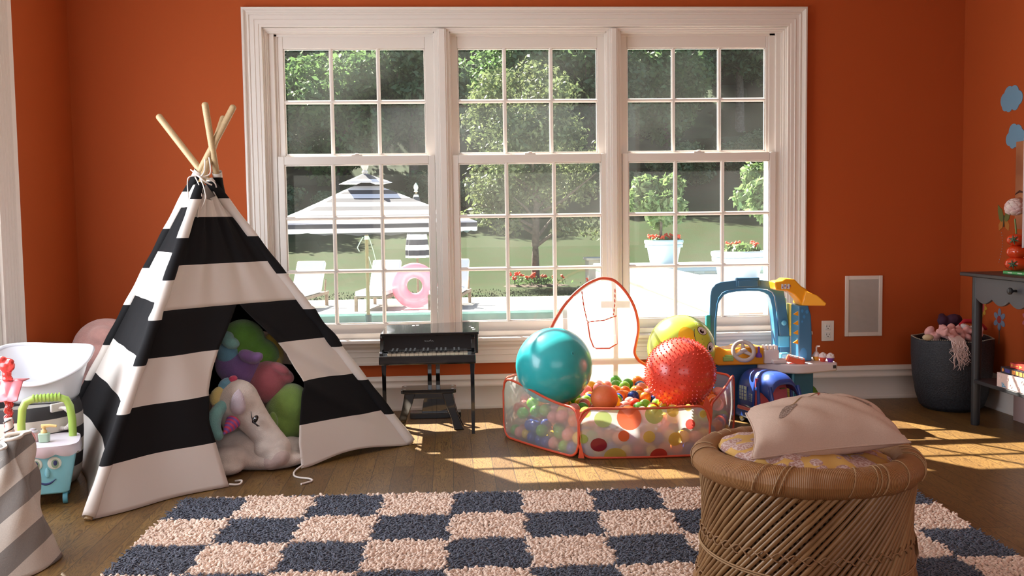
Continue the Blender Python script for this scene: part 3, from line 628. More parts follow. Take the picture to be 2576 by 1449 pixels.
# ------------------------------------------------------------------ play teepee
def zband(name, stops, c1, c2, scale=1.6, fabric=True, transl=.2):
    # stops: heights where the colour flips, from the bottom up, starting with c1
    m, N, L, b = nodes_mat(name); tc = N.new('ShaderNodeTexCoord'); sp_ = N.new('ShaderNodeSeparateXYZ'); L.new(tc.outputs['Object'], sp_.inputs[0])
    r = N.new('ShaderNodeValToRGB'); r.color_ramp.interpolation = 'CONSTANT'; e = r.color_ramp.elements; e[0].position = 0; e[0].color = (*c1, 1)
    e.remove(e[1]); cur = 0
    for s in stops: cur ^= 1; q = e.new(s/scale); q.color = (*(c2 if cur else c1), 1)
    L.new(math_node(N, L, 'DIVIDE', sp_.outputs[2], scale), r.inputs[0]); L.new(r.outputs[0], b.inputs['Base Color']); b.inputs['Roughness'].default_value = .9; b.inputs['Specular IOR Level'].default_value = .15
    t = N.new('ShaderNodeTexNoise'); t.inputs['Scale'].default_value = 9; t.inputs['Detail'].default_value = 3; L.new(tc.outputs['Object'], t.inputs['Vector'])
    bp = N.new('ShaderNodeBump'); bp.inputs['Strength'].default_value = .25; bp.inputs['Distance'].default_value = .01; L.new(t.outputs[0], bp.inputs['Height']); L.new(bp.outputs[0], b.inputs['Normal'])
    if transl:
        tl = N.new('ShaderNodeBsdfTranslucent'); L.new(r.outputs[0], tl.inputs[0]); mx = N.new('ShaderNodeMixShader'); mx.inputs[0].default_value = transl
        L.new(b.outputs[0], mx.inputs[1]); L.new(tl.outputs[0], mx.inputs[2]); L.new(mx.outputs[0], N['Material Output'].inputs[0])
    return m
CW = (.80, .72, .66); CB = (.016, .015, .016)
FL = Vector((-1.28, -1.92, 0)); FR = Vector((-.19, -.86, 0)); BL = Vector((-1.88, -.62, 0)); BR = Vector((-1.02, -.2, 0))
TP = {'FL': (FL, Vector((-1.0146, -.79, 1.51))), 'FR': (FR, Vector((-1.257, -.945, 1.503))), 'BL': (BL, Vector((-.925, -1.0, 1.535))), 'BR': (BR, Vector((-1.03, -1.06, 1.54)))}
TO = Vector((-1.07, -.95, 0))
def pole_at(k, z): a, b_ = TP[k]; return a + (b_-a)*(z/b_.z) - TO
tent = thing('play_teepee', 'black and white striped canvas play teepee with four wooden poles in the left corner', 'teepee', TO)
M_pole = mat('pale_wood_pole', (.52, .36, .19), .5, noise=.2, nscale=12, stretch=(30, 30, 2))
for k in ('FL', 'FR', 'BL', 'BR'):
    m = MB(); a, b_ = pole_at(k, 0.004), pole_at(k, TP[k][1].z); d = (b_-a).normalized()
    m.tube([a, a+(b_-a)*.5, b_, b_+d*.006, b_+d*.01], [.0145, .0145, .0145, .012, .006], 16); obj('pole', m, M_pole, tent)
def cone_pt(A, B_, s, z, off=0, inw=None):
    a = pole_at(A, z); b_ = pole_at(B_, z); p = a.lerp(b_, s); 
    if off:
        n = (b_-a).cross(Vector((0, 0, 1))).normalized(); c = -Vector((p.x, p.y, 0)).normalized(); n = n if n.dot(c) < 0 else -n; p = p + n*off
    return p
ZT = 1.205
def patch(name, A, B_, z0, z1, sl, sr, nu, nv, mt, disp=lambda s, z: 0, dz=lambda s, z: 0):
    m = MB()
    def fn(u, v):
        z = z0 + (z1-z0)*v; zz = max(.003, z + dz(u, z)); a, b_ = sl(z), sr(z); s = a + (b_-a)*u
        p = cone_pt(A, B_, s, zz, disp(s, z)); return p
    m.grid(fn, nu, nv); return obj(name, m, mt, tent, solid=.0018, angle=80)
FB = [.165, .34, .51, .685, .862, 1.06]
M_cf = zband('canvas_front', FB, CW, CB); M_cl = zband('canvas_side', [.18, .35, .51, .71, .912, 1.106], CW, CB)
# above the opening
def interp(tab, z):
    for (z0, s0), (z1, s1) in zip(tab[:-1], tab[1:]):
        if z0 <= z <= z1: t = (z-z0)/(z1-z0); return s0 + (s1-s0)*t
    return tab[0][1] if z < tab[0][0] else tab[-1][1]
SL = [(0, .373), (.08, .36), (.17, .343), (.25, .322), (.361, .327), (.44, .352), (.53, .394), (.60, .45), (.688, .54)]
SR = [(0, .604), (.1, .625), (.18, .655), (.25, .69), (.31, .72), (.366, .738), (.42, .742), (.46, .735), (.52, .70), (.6, .635), (.688, .56)]
def d_top(s, z):
    k = (z-.685)/.5; return .010*math.sin(s*26+1)*(.35+.65*k) + .006*math.sin(s*47)*k - .02*math.sin(PI*s)*(1-k)
patch('canvas_front_panel', 'FL', 'FR', .686, 1.185, lambda z: 0, lambda z: 1, 60, 30, M_cf, d_top, lambda u, z: -.05*max(0, (z-1.0)/.185)*math.sin(PI*u)**2)
def d_lflap(s, z): return -.02*math.sin(PI*min(1, s*1.6)) + .012*math.sin(s*20+z*9)*(z < .688) - .015*math.sin(z*12)*s
patch('left_door_flap', 'FL', 'FR', .0, .688, lambda z: 0, lambda z: interp(SL, z), 24, 40, M_cf, lambda s, z: d_lflap(s, z)*(1-(z/.69)**6)+d_top(s, .686)*(z/.69)**6)
def d_rflap(s, z):
    f1 = z - (.62 - .80*(s-.60)); f2 = z - (.62 - 1.25*(s-.60)); f3 = z-(.40-.95*(s-.66))
    g = lambda x, w: math.exp(-(x/w)**2)
    e = min(1, max(0, (1-s)/.25)); return (.028*g(f1, .045) - .02*g(f1+.07, .05) + .026*g(f3, .04) - .022*g(f2-.09, .05) - .02)*e
patch('right_door_flap', 'FL', 'FR', .0, .688, lambda z: interp(SR, z), lambda z: 1, 40, 60, M_cf, lambda s, z: d_rflap(s, z)*(1-(z/.69)**6)+d_top(s, .686)*(z/.69)**6, lambda u, z: (.028*math.sin(PI*u)**1.5)*(1-z/.688)**3)
def d_left(s, z): return -.05*math.sin(PI*min(1, s))*max(0, 1-z/.5)**1.2 - .002*math.sin(s*18+z*7)
patch('canvas_side_panel', 'FL', 'BL', .0, ZT, lambda z: 0, lambda z: 1, 40, 60, M_cl, d_left)
patch('canvas_side_panel', 'FR', 'BR', .0, ZT-.02, lambda z: 0, lambda z: 1, 24, 30, M_cl, lambda s, z: .0)
patch('canvas_side_panel', 'BL', 'BR', .0, ZT, lambda z: 0, lambda z: 1, 24, 30, M_cl, lambda s, z: .0)
def sleeve(k, stops, top, gather=None, low=.0):
    m = MB(); pts = []; rs = []; n = 90
    for i in range(n+1):
        z = low + .012 + (top-low-.012)*i/n; p = pole_at(k, z); c = Vector((p.x, p.y, 0)).normalized()*.004; pts.append(p + c)
        r = .021 + .0015*math.sin(z*40)
        if gather and gather[0] < z < gather[1]: r += .0035*math.sin(z*420) + .002
        rs.append(r)
    m.tube(pts, rs, 16, caps=False); return obj('pole_sleeve', m, zband('sleeve_'+k, stops, CW, CB), tent, solid=.0015, angle=80)
sleeve('FL', [.165, .328, .492, .652, .806, .972, 1.135], 1.20, (.655, .80)); sleeve('FR', [.15, .308, .468, .638, .802, .973, 1.142, 1.215], 1.225, (.47, .64))
sleeve('BL', [.14, .31, .48, .667, .835, 1.008, 1.175, 1.24], 1.265); sleeve('BR', [.2, .37, .54, .71, .88, 1.0, 1.09, 1.237], 1.262)
# cords tied round the crossing
m = MB(); c0 = Vector((0, 0, 0))
def cord(pts, r=.0025):
    P = [Vector(p) for p in pts]; Q = []
    for i in range(len(P)-1):
        p0 = P[max(0, i-1)]; p1 = P[i]; p2 = P[i+1]; p3 = P[min(len(P)-1, i+2)]
        for k in range(6):
            t = k/6; Q.append(.5*((2*p1) + (p2-p0)*t + (2*p0-5*p1+4*p2-p3)*t*t + (3*p1-p0-3*p2+p3)*t**3))
    Q.append(P[-1]); m.tube(Q, r, 6)
cord([(-.02, -.07, 1.245), (.0, -.085, 1.235), (.02, -.08, 1.215), (.045, -.06, 1.20)], .004)
cord([(-.045, -.05, 1.268), (-.02, -.07, 1.25), (.0, -.08, 1.235), (.02, -.08, 1.26), (.02, -.06, 1.31)], .003)
cord([(.0, -.08, 1.235), (.04, -.06, 1.25), (.035, -.05, 1.32)], .003); cord([(.0, -.075, 1.24), (.05, -.05, 1.215), (.06, -.04, 1.19)], .003)
cord([(-.01, -.08, 1.24), (-.045, -.095, 1.23), (-.045, -.11, 1.17), (-.035, -.125, 1.10)]); cord([(0, -.08, 1.235), (.015, -.10, 1.18), (.005, -.13, 1.11), (.0, -.14, 1.06)])
cord([(0, -.08, 1.235), (.02, -.10, 1.19), (.03, -.12, 1.14), (.01, -.13, 1.09)]); cord([(-.02, -.08, 1.235), (.0, -.10, 1.2), (.015, -.12, 1.15)])
obj('tie_cord', m, mat('cotton_cord', (.78, .70, .64), .9), tent)
m = MB(); cord([p - TO for p in (Vector((-.628, -1.27, .02)), Vector((-.655, -1.32, .006)), Vector((-.64, -1.40, .004)), Vector((-.575, -1.45, .006)), Vector((-.565, -1.48, .004)), Vector((-.60, -1.52, .004)))], .004); obj('flap_tie', m, MATS['cotton_cord'], tent)
m = MB(); cord([p - TO for p in (Vector((-.88, -1.515, .01)), Vector((-.845, -1.50, .005)), Vector((-.84, -1.47, .012)), Vector((-.87, -1.45, .006)))], .004); obj('flap_tie', m, MATS['cotton_cord'], tent)

# ------------------------------------------------------------------ plush toys inside the teepee
def plush(name, c, sheen=.5, n=.12): return mat(name, c, .95, noise=n, nscale=25, bump=.5, bscale=260, sheen=sheen)
P_green = plush('green_plush', (.14, .36, .05)); P_green2 = plush('light_green_plush', (.22, .36, .07)); P_blue = plush('sky_blue_plush', (.16, .38, .52)); P_purple = plush('purple_plush', (.24, .13, .36))
P_pink = plush('rose_plush', (.46, .12, .15)); P_yel = plush('yellow_plush', (.62, .46, .06)); P_org = plush('amber_plush', (.62, .32, .04)); P_white = plush('cream_white_plush', (.72, .62, .55)); P_teal = plush('teal_plush', (.22, .48, .45)); P_ylt = plush('pale_yellow_plush', (.75, .60, .22)); P_hot = plush('hot_pink_plush', (.66, .07, .16)); P_lil = plush('lilac_ear_plush', (.72, .60, .66))
def blobs(name, items, mt, parent, vox=.006, **k):
    m = MB()
    for it in items:
        c, r = it[0], it[1]; R_ = Rm(*it[2]) if len(it) > 2 else None; m.ell(c, r, R_, 18, 12)
    return obj(name, m, mt, parent, remesh=vox)
cat = thing('caterpillar_plush', 'many-coloured plush caterpillar of green, purple and rose segments piled inside the teepee', 'plush toy', (-.84, -.93, 0))
L_ = lambda x, y, z: (x+.84, y+.93, z)
blobs('head', [(L_(-.93, -.93, .51), (.10, .09, .095)), (L_(-.86, -.93, .44), (.09, .08, .08)), (L_(-.95, -1.0, .46), (.05, .045, .05))], P_green, cat)
blobs('antenna', [(L_(-.955, -1.06, .515), (.04, .03, .028), (0, .3, 0)), (L_(-.975, -1.04, .54), (.03, .03, .025))], P_teal, cat)
blobs('collar', [(L_(-.975, -1.02, .46), (.05, .05, .06))], P_blue, cat)
blobs('purple_segment', [(L_(-.93, -1.0, .39), (.095, .085, .085)), (L_(-.97, -1.0, .41), (.07, .07, .075)), (L_(-.875, -1.08, .455), (.05, .03, .028), (0, .45, 0)), (L_(-.845, -1.09, .452), (.035, .028, .024), (0, -.3, 0))], P_purple, cat)
blobs('yellow_segment', [(L_(-.80, -.88, .46), (.035, .05, .08), (0, -.3, 0)), (L_(-.79, -.92, .40), (.03, .04, .04))], P_yel, cat)
blobs('rose_segment', [(L_(-.815, -1.0, .33), (.085, .08, .095)), (L_(-.755, -1.03, .395), (.05, .035, .022), (0, .5, 0)), (L_(-.74, -1.0, .36), (.05, .04, .03), (0, .6, 0))], P_pink, cat)
blobs('green_segment', [(L_(-.725, -1.0, .21), (.10, .095, .115), (0, .25, 0)), (L_(-.735, -1.03, .14), (.09, .07, .07)), (L_(-.775, -1.115, .175), (.022, .022, .045))], P_green2, cat)
blobs('foot', [(L_(-.775, -1.135, .115), (.026, .024, .04)), (L_(-.775, -1.13, .14), (.02, .02, .03))], P_org, cat)
blobs('tail_segment', [(L_(-.71, -.97, .07), (.10, .08, .07))], P_yel, cat)
bear = blobs('cream_plush_toy', [((0, 0, .055), (.085, .07, .055)), ((.05, .03, .05), (.06, .06, .05))], P_white, None); bear.location = (-.70, -1.13, 0)
tag(bear, 'cream plush rump resting on the floor behind the unicorn nose', 'plush toy')
uni = thing('unicorn_plush', 'large cream plush unicorn with a striped horn lying in the teepee doorway', 'plush toy', (-.84, -1.22, 0))
L_ = lambda x, y, z: (x+.84, y+1.22, z)
m = MB()
# head: long muzzle running down to the right
for t in range(9):
    k = t/8; x = -.905 + .165*k; z = .285 - .20*k**1.05; y = -1.20 - .035*k; r = .092 - .030*k - .012*math.sin(PI*k); m.ell(L_(x, y, z), (r, r*.8, r*1.0), Rm(0, .55, 0), 18, 12)
m.ell(L_(-.742, -1.245, .055), (.062, .058, .052)); m.ell(L_(-.775, -1.24, .085), (.06, .055, .05)); m.ell(L_(-.94, -1.19, .25), (.05, .05, .10))
obj('head', m, P_white, uni, remesh=.006)
blobs('muzzle', [(L_(-.728, -1.262, .052), (.048, .045, .040)), (L_(-.76, -1.265, .035), (.045, .04, .035))], plush('muzzle_plush', (.58, .44, .40)), uni)
blobs('body', [(L_(-.88, -1.14, .07), (.17, .12, .09)), (L_(-.80, -1.20, .035), (.19, .10, .045)), (L_(-.93, -1.26, .05), (.09, .10, .055)), (L_(-.93, -1.32, .03), (.07, .07, .03)), (L_(-.92, -1.1, .2), (.08, .07, .12))], P_white, uni, vox=.008)
m = MB(); R_ = Rm(.35, .15, 0)
m.lathe([(.0, .075), (.018, .055), (.032, .02), (.036, -.02), (.025, -.045), (0, -.05)], L_(-.885, -1.285, .285), 16, M=R_.to_4x4(), sy=.45); obj('ear', m, P_lil, uni, sub=1)
M_horn = mat('horn', (.5, .1, .4), .5)
m, N, L, b = nodes_mat('spiral_horn'); tcn = N.new('ShaderNodeTexCoord'); s_ = N.new('ShaderNodeSeparateXYZ'); L.new(tcn.outputs['Generated'], s_.inputs[0]); MH = m
fr = math_node(N, L, 'FRACT', math_node(N, L, 'MULTIPLY', s_.outputs[2], 5.0)); L.new(mixc(N, L, math_node(N, L, 'GREATER_THAN', fr, .5), (.68, .06, .14), (.26, .10, .42)), b.inputs['Base Color']); b.inputs['Roughness'].default_value = .5
m = MB().lathe([(.029, 0), (.031, .008), (.027, .014), (.028, .022), (.023, .030), (.023, .038), (.018, .046), (.017, .054), (.012, .061), (.009, .068), (.003, .08), (0, .082)], n=20)
d = Vector((-.36, -.78, -.52)).normalized(); o = obj('horn', m, MH, uni); o.location = L_(-.905, -1.278, .215); o.rotation_euler = d.to_track_quat('Z', 'Y').to_euler()
m = MB(); m.tube([L_(-.915, -1.22, .30), L_(-.97, -1.26, .27), L_(-.985, -1.29, .225), L_(-.985, -1.30, .185), L_(-.965, -1.30, .155), L_(-.945, -1.3, .15)], [.018, .03, .032, .031, .026, .012], 14, flat=1.0); obj('forelock', m, P_teal, uni, sub=1)
m = MB(); m.tube([L_(-.925, -1.2, .375), L_(-.955, -1.22, .36), L_(-.97, -1.23, .33)], [.02, .028, .015], 12); obj('mane_lock', m, P_blue, uni, sub=1)
m = MB(); m.tube([L_(-.955, -1.225, .35), L_(-.985, -1.245, .325), L_(-.99, -1.25, .295), L_(-.98, -1.25, .27)], [.015, .026, .024, .012], 12); obj('mane_lock', m, P_ylt, uni, sub=1)
m = MB(); m.tube([L_(-.90, -1.20, .385), L_(-.925, -1.21, .38), L_(-.935, -1.215, .365)], [.012, .018, .01], 10); obj('mane_lock', m, P_hot, uni, sub=1)
m = MB(); m.tube([L_(-.975, -1.25, .285), L_(-.99, -1.26, .262), L_(-.98, -1.265, .245)], [.012, .018, .008], 10); obj('mane_lock', m, P_hot, uni, sub=1)
eye = Vector(L_(-.815, -1.293, .222)); 
M_black = mat('black_gloss', (.012, .012, .014), .15, coat=.4)
Re = Rm(-.1, .55, .1)
m = MB().ell(eye, (.011, .008, .019), Re, 16, 10); e_ = obj('eye', m, M_black, uni)
m = MB().tube([eye+Vector((-.016, -.002, .034)), eye+Vector((-.013, -.006, .01)), eye+Vector((-.004, -.008, -.012)), eye+Vector((.012, -.008, -.026)), eye+Vector((.020, -.006, -.027))], [.001, .0025, .0035, .0035, .001], 6); obj('eyelash', m, M_black, uni)
m = MB().ell(eye+Vector((.001, -.0075, .006)), (.003, .002, .003), None, 8, 6); obj('eye_glint', m, mat('white_gloss', (.85, .85, .85), .2), uni)
# pillow plush in the corner
t = thing('round_plush', 'pale pink plush toy sitting in the corner behind the white tub', 'plush toy', (-1.70, -.42, 0))
blobs('body', [((0, 0, .42), (.165, .14, .155)), ((.02, 0, .2), (.15, .14, .2)), ((.02, -.09, .49), (.075, .06, .055), (0, .2, 0)), ((.0, -.08, .40), (.1, .08, .08))], plush('blush_plush', (.62, .33, .29)), t, vox=.01)

# ------------------------------------------------------------------ things by the left wall
# striped rope hamper
M_hamp = zband('striped_hamper', [.075, .125, .178, .232, .285, .335], (.66, .60, .54), (.055, .052, .055), scale=.5, transl=0)
t = thing('storage_hamper', 'grey and white banded fabric hamper with rope handles under the white tub', 'hamper', (-1.705, -1.37, 0))
HR = .205
m = MB(); m.lathe([(.14, .002), (.185, .01), (.20, .05), (.207, .12), (.212, .2), (.212, .28), (.208, .31), (.20, .335), (.195, .335), (.195, .05), (0, .03)], n=48, cap=False); obj('body', m, M_hamp, t, angle=60)
m = MB().box(-.04, .04, -.006, .006, .312, .345, M=Matrix.Translation((.178, -.112, 0)) @ Matrix.Rotation(1.0, 4, 'Z')); obj('handle_tab', m, mat('tab_grey', (.62, .57, .53), .9), t, bevel=.004)
m = MB(); hp = []
for i in range(17):
    a = PI*(-.1 + 1.2*i/16); hp.append((.192+.036*math.sin(a), -.118-.01*math.sin(a), .285-.040*math.cos(a)))
tw = MB()
for ph in range(3):
    q = []
    for i in range(65):
        s = i/64*16; k = min(15, int(s)); fr_ = s-k; p = Vector(hp[k]).lerp(Vector(hp[k+1]), fr_); an = i*.55 + ph*2.09; q.append(p + Vector((0, math.cos(an)*.005, 0)) + Vector((math.sin(an)*.005, 0, 0)))
    tw.tube(q, .0065, 7)
obj('rope_handle', tw, mat('rope', (.62, .56, .52), .9), t)
# white baby tub resting on the hamper
t = thing('baby_bathtub', 'white plastic tub with a wavy rim resting on top of the striped hamper', 'tub', (-1.635, -1.35, .335), .12)
def tub(u, v, inner=False):
    a = 2*PI*u; e = 2.6; c_, s_ = math.cos(a), math.sin(a); k = (abs(c_)**e + abs(s_)**e)**(-1/e)
    prof = [(.0, .0), (.60, .0), (.68, .012), (.76, .06), (.88, .115), (1.0, .14)]
    x = v*(len(prof)-1); i = min(len(prof)-2, int(x)); f_ = x-i; r = prof[i][0]*(1-f_) + prof[i+1][0]*f_; z = prof[i][1]*(1-f_) + prof[i+1][1]*f_
    rim = 1 + .0*c_; z *= rim; z += (.055*s_*(v**3)) + .018*math.cos(2*a+.3)*v**3
    return (k*c_*r*.185, k*s_*r*.135, z*1.15 + .002)
m = MB(); m.grid(lambda u, v: tub(u, v), 72, 24, closed_u=True)
M_tub = mat('white_plastic', (.64, .64, .67), .25, coat=.2); o = obj('basin', m, M_tub, t, solid=.005, angle=80)
m = MB(); m.tube([Vector(tub(i/72, 1.0)) + Vector((0, 0, .001)) for i in range(72)], .007, 10, closed=True); obj('rolled_rim', m, M_tub, t)
# toy shopping cart with a face
t = thing('toy_shopping_cart', 'light blue smiling toy shopping cart with a green handle beside the teepee', 'toy cart', (-1.52, -1.64, 0), .30)
M_ltblue = mat('toy_light_blue', (.20, .50, .58), .35, coat=.2); M_lid = mat('toy_pale_lilac', (.66, .60, .66), .35); M_lime = mat('toy_lime', (.33, .50, .09), .35, coat=.2)
def frust(m, x0, x1, y0, y1, z0, X0, X1, Y0, Y1, z1, n=5, rad=.03):
    def rr(xa, xb, ya, yb, r, z):
        p = []
        for cx_, cy_, a0 in ((xb-r, yb-r, 0), (xa+r, yb-r, PI/2), (xa+r, ya+r, PI), (xb-r, ya+r, 3*PI/2)):
            for i in range(n+1): a = a0 + PI/2*i/n; p.append((cx_+r*math.cos(a), cy_+r*math.sin(a), z))
        return p
    A = rr(x0, x1, y0, y1, rad, z0); B_ = rr(X0, X1, Y0, Y1, rad, z1); k = len(A); m.add(A+B_, [tuple(range(k-1, -1, -1)), tuple(range(k, 2*k))] + [(i, (i+1) % k, k+(i+1) % k, k+i) for i in range(k)]); return m
m = frust(MB(), -.075, .075, -.085, .10, .045, -.105, .105, -.11, .13, .205); obj('basket', m, M_ltblue, t, bevel=.006)
m = MB(); out = []
n = 60
for i in range(n):
    a = 2*PI*i/n; e = 4; c_, s_ = math.cos(a), math.sin(a); k = (abs(c_)**e+abs(s_)**e)**(-1/e); out.append((k*c_*.118, .01+k*s_*.132))
lo = [(p[0], p[1], .200 - .012*abs(math.sin(i*PI/6))) for i, p in enumerate(out)]; hi = [(p[0]*.97, p[1]*.97, .228) for p in out]
m.add(lo+hi, [tuple(range(n, 2*n))] + [(i, (i+1) % n, n+(i+1) % n, n+i) for i in range(n)]); obj('scalloped_tray', m, M_lid, t, solid=.003)
m = MB(); m.tube([(-.088, .06, .215), (-.088, .06, .29), (-.082, .06, .345), (-.070, .06, .370), (-.045, .06, .380), (0, .06, .382), (.045, .06, .380), (.070, .06, .370), (.082, .06, .345), (.088, .06, .29), (.088, .06, .215)], .0145, 14); 
for i in range(8): m.tube([(-.045+i*.0128, .06, .382), (-.040+i*.0128, .06, .382)], .0172, 14)
obj('handle', m, M_lime, t)
for x in (-.055, .06):
    for y in (-.06, .08): m = MB().lathe([(0, -.008), (.022, -.008), (.024, 0), (.022, .008), (0, .008)], (x, y, .024), 18, M=Rm(0, PI/2).to_4x4()); obj('wheel', m, mat('toy_teal_dark', (.08, .28, .36), .4), t)
M_ink = mat('print_navy', (.02, .03, .12), .5); M_eyew = mat('print_pale', (.62, .68, .60), .5); M_iris = mat('print_iris', (.22, .33, .22), .5)
fz = lambda x, z: Vector((x, -.0855 - (z-.045)*.156 - .001, z))     # front face of the basket
for x in (-.032, .032):
    c = fz(x, .165); m = MB().ell(c, (.024, .003, .024), Rm(.1, 0, 0), 20, 8); obj('eye', m, M_eyew, t)
    m = MB().ell(c+Vector((.002, -.003, -.001)), (.013, .002, .017), None, 16, 6); obj('iris', m, M_iris, t); m = MB().ell(c+Vector((.003, -.0045, .001)), (.007, .002, .010), None, 12, 6); obj('pupil', m, M_ink, t)
m = MB().ell(fz(.006, .13), (.009, .007, .020), None, 12, 8); obj('nose', m, M_ltblue, t)
m = MB().tube([fz(-.032+.066*i/10, .108-.022*math.sin(PI*(i+.8)/11.5)) for i in range(11)], [.001, .002, .003, .0035, .004, .004, .004, .0035, .003, .002, .001], 6); obj('smile', m, M_ink, t)
# pump bottle and jar on the cart
def on_cart(x, y, z): R_ = Matrix.Rotation(.30, 3, 'Z'); p = R_ @ Vector((x, y, z)); return (p.x-1.52, p.y-1.64, z)
t = thing('toy_pump_bottle', 'pale green toy pump bottle with a yellow nozzle on the toy cart tray', 'toy bottle', on_cart(-.005, -.02, .229), .1)
m = frust(MB(), -.018, .018, -.014, .014, 0, -.020, .020, -.015, .015, .035, rad=.008); obj('bottle', m, mat('toy_mint', (.36, .52, .38), .3), t, bevel=.004)
m = MB().lathe([(.011, .035), (.011, .045), (.006, .047), (.006, .055), (.010, .056), (.010, .062), (0, .064)], n=16); m.tube([(-.008, 0, .060), (.02, 0, .0615), (.045, 0, .058)], [.008, .0065, .005], 8); obj('pump', m, mat('toy_butter', (.70, .50, .20), .4), t)
t = thing('toy_jar', 'pale pink toy jar with a grey lid behind the pump bottle on the toy cart', 'toy jar', on_cart(-.045, .01, .229))
m = MB().lathe([(.020, 0), (.024, .008), (.024, .022), (.017, .034)], n=20); obj('jar', m, mat('toy_rose', (.60, .36, .38), .35), t); m = MB().lathe([(.018, .034), (.020, .037), (.018, .041), (.011, .043), (.011, .048), (0, .052)], n=20); obj('lid', m, mat('toy_silver', (.45, .43, .46), .3), t)
t = tag(obj('toy_hoop_ring', MB().tube([(.03*math.cos(a*PI/8), .004*math.sin(a), .03*math.sin(a*PI/8)+.03) for a in range(16)], .003, 8, closed=True), mat('toy_rose2', (.55, .25, .22), .4)), 'thin rose ring standing on the front of the toy cart tray', 'toy ring'); t.location = on_cart(-.06, -.085, .226); t.rotation_euler = (0, 0, .5)
# red toy stall at the picture's left edge
M_cred = mat('clear_red_plastic', (.80, .07, .06), .2, trans=.35, coat=.3); M_rosy = mat('rose_plastic', (.62, .16, .18), .35)
t = thing('toy_market_stall', 'red toy stall with a scalloped awning and arched sign at the left edge', 'toy stall', (-1.60, -1.90, 0))
m = MB(); q = []
for i in range(49): a = i/48*.30; q.append((.062 + .004*math.cos(i*1.3), .004*math.sin(i*1.3), .14 + a))
m.tube(q, [.0125+.002*math.sin(i*1.6) for i in range(49)], 12); obj('post', m, M_cred, t)
m = MB(); q = []
for i in range(49): a = i/48*.30; q.append((-.13 + .004*math.cos(i*1.3), .004*math.sin(i*1.3), .14 + a))
m.tube(q, .0125, 12); obj('post', m, M_cred, t)
m = frust(MB(), -.19, .0, -.04, .16, 0, -.19, .0, -.04, .16, .14, rad=.02); obj('counter', m, M_rosy, t, bevel=.005)
m = MB()
def awn(u, v): x = -.19 + .315*u; sc_ = abs(math.sin(u*PI*9)); return (x + .012*v*(u-.3), -.02 - .075*v, .500 - .055*v - (.0 if v < .9 else .010*sc_)+.006*sc_)
m.grid(awn, 90, 10); m.grid(lambda u, v: (awn(u, 0)[0], -.02+.05*v, .500), 20, 2); obj('awning', m, M_rosy, t, solid=.003, angle=70)
m = MB().tube([(-.115+.10*math.cos(a), -.02, .505+.085*math.sin(a)) for a in [PI*i/20 for i in range(21)]], .014, 10); obj('sign_arch', m, M_cred, t)
m = MB(); m.prism([(-.115+.09*math.cos(PI*i/20), .505+.075*math.sin(PI*i/20)) for i in range(21)], -.024, -.014, lambda u, v, w: (u, w, v)); obj('sign_board', m, mat('sign_grey', (.20, .19, .23), .4), t)
cu = bpy.data.curves.new('sign_text', 'FONT'); cu.body = 'shop'; cu.size = .032; cu.extrude = .0008; cu.align_x = 'CENTER'
MN = mat('sign_ink', (.62, .10, .06), .4)
def text_obj(name, body, size, parent, loc, rot, mt, align='CENTER', shear=0, ext=.0006):
    c = bpy.data.curves.new(name, 'FONT'); c.body = body; c.size = size; c.extrude = ext; c.align_x = align; c.align_y = 'CENTER'; c.shear = shear; c.materials.append(mt)
    o = bpy.data.objects.new(name, c); COL.objects.link(o); o.parent = parent; o.location = loc; o.rotation_euler = rot; return o
m = MB()
m.ell((.072, -.02, .555), (.028, .024, .026), None, 14, 10).ell((.070, -.02, .525), (.017, .016, .02), None, 12, 8).ell((.088, -.03, .567), (.014, .014, .012), None, 10, 8).ell((.060, -.03, .577), (.016, .015, .012), None, 10, 8).ell((.072, -.02, .508), (.02, .018, .01), None, 12, 6)
obj('finial', m, M_cred, t, remesh=.003)
# black and white spiral stick and orange toy peeking over the bag
t = thing('spiral_stick', 'white toy tube wound with black stripes at the left edge behind the canvas bag', 'toy tube', (-1.475, -2.05, 0))
m = MB().tube([(0, 0, .0), (.0, 0, .2), (.006, 0, .30), (.0, .0, .395)], [.014, .014, .014, .012], 14); obj('tube', m, mat('toy_white', (.7, .68, .65), .4), t)
m = MB(); m.tube([(.0145*math.cos(a*.5)+.0, .0145*math.sin(a*.5), .2 + a*.0026) for a in range(75)], .0022, 6); obj('spiral', m, M_black, t)
t = thing('orange_toy', 'ribbed orange plastic toy peeking over the striped canvas bag', 'toy', (-1.452, -2.16, 0))
m = MB()
for i in range(6): m.tube([(-.045+i*.016, -.012, .2), (-.045+i*.016, -.008, .335-abs(i-2)*.004), (-.045+i*.016, .02, .345-abs(i-2)*.004)], .0095, 8)
obj('body', m, mat('toy_orange', (.80, .22, .03), .35), t)
# striped canvas tote in the bottom left corner
M_tote, N, L, b = nodes_mat('striped_canvas_tote'); at = N.new('ShaderNodeAttribute'); at.attribute_name = 'band'
fr = math_node(N, L, 'FRACT', at.outputs['Fac']); tcn = N.new('ShaderNodeTexCoord'); nz = N.new('ShaderNodeTexNoise'); nz.inputs['Scale'].default_value = 260; L.new(tcn.outputs['Object'], nz.inputs['Vector'])
cc = mixc(N, L, math_node(N, L, 'GREATER_THAN', fr, .5), (.60, .53, .46), (.17, .155, .145)); L.new(mixc(N, L, math_node(N, L, 'MULTIPLY', nz.outputs[0], .45), cc, (.30, .26, .22)), b.inputs['Base Color']); b.inputs['Roughness'].default_value = .95
bp = N.new('ShaderNodeBump'); bp.inputs['Strength'].default_value = .3; bp.inputs['Distance'].default_value = .003; L.new(nz.outputs[0], bp.inputs['Height']); L.new(bp.outputs[0], b.inputs['Normal'])
t = thing('canvas_tote', 'slouching grey and cream striped canvas bag in the bottom left corner', 'tote bag', (-1.47, -2.36, 0))
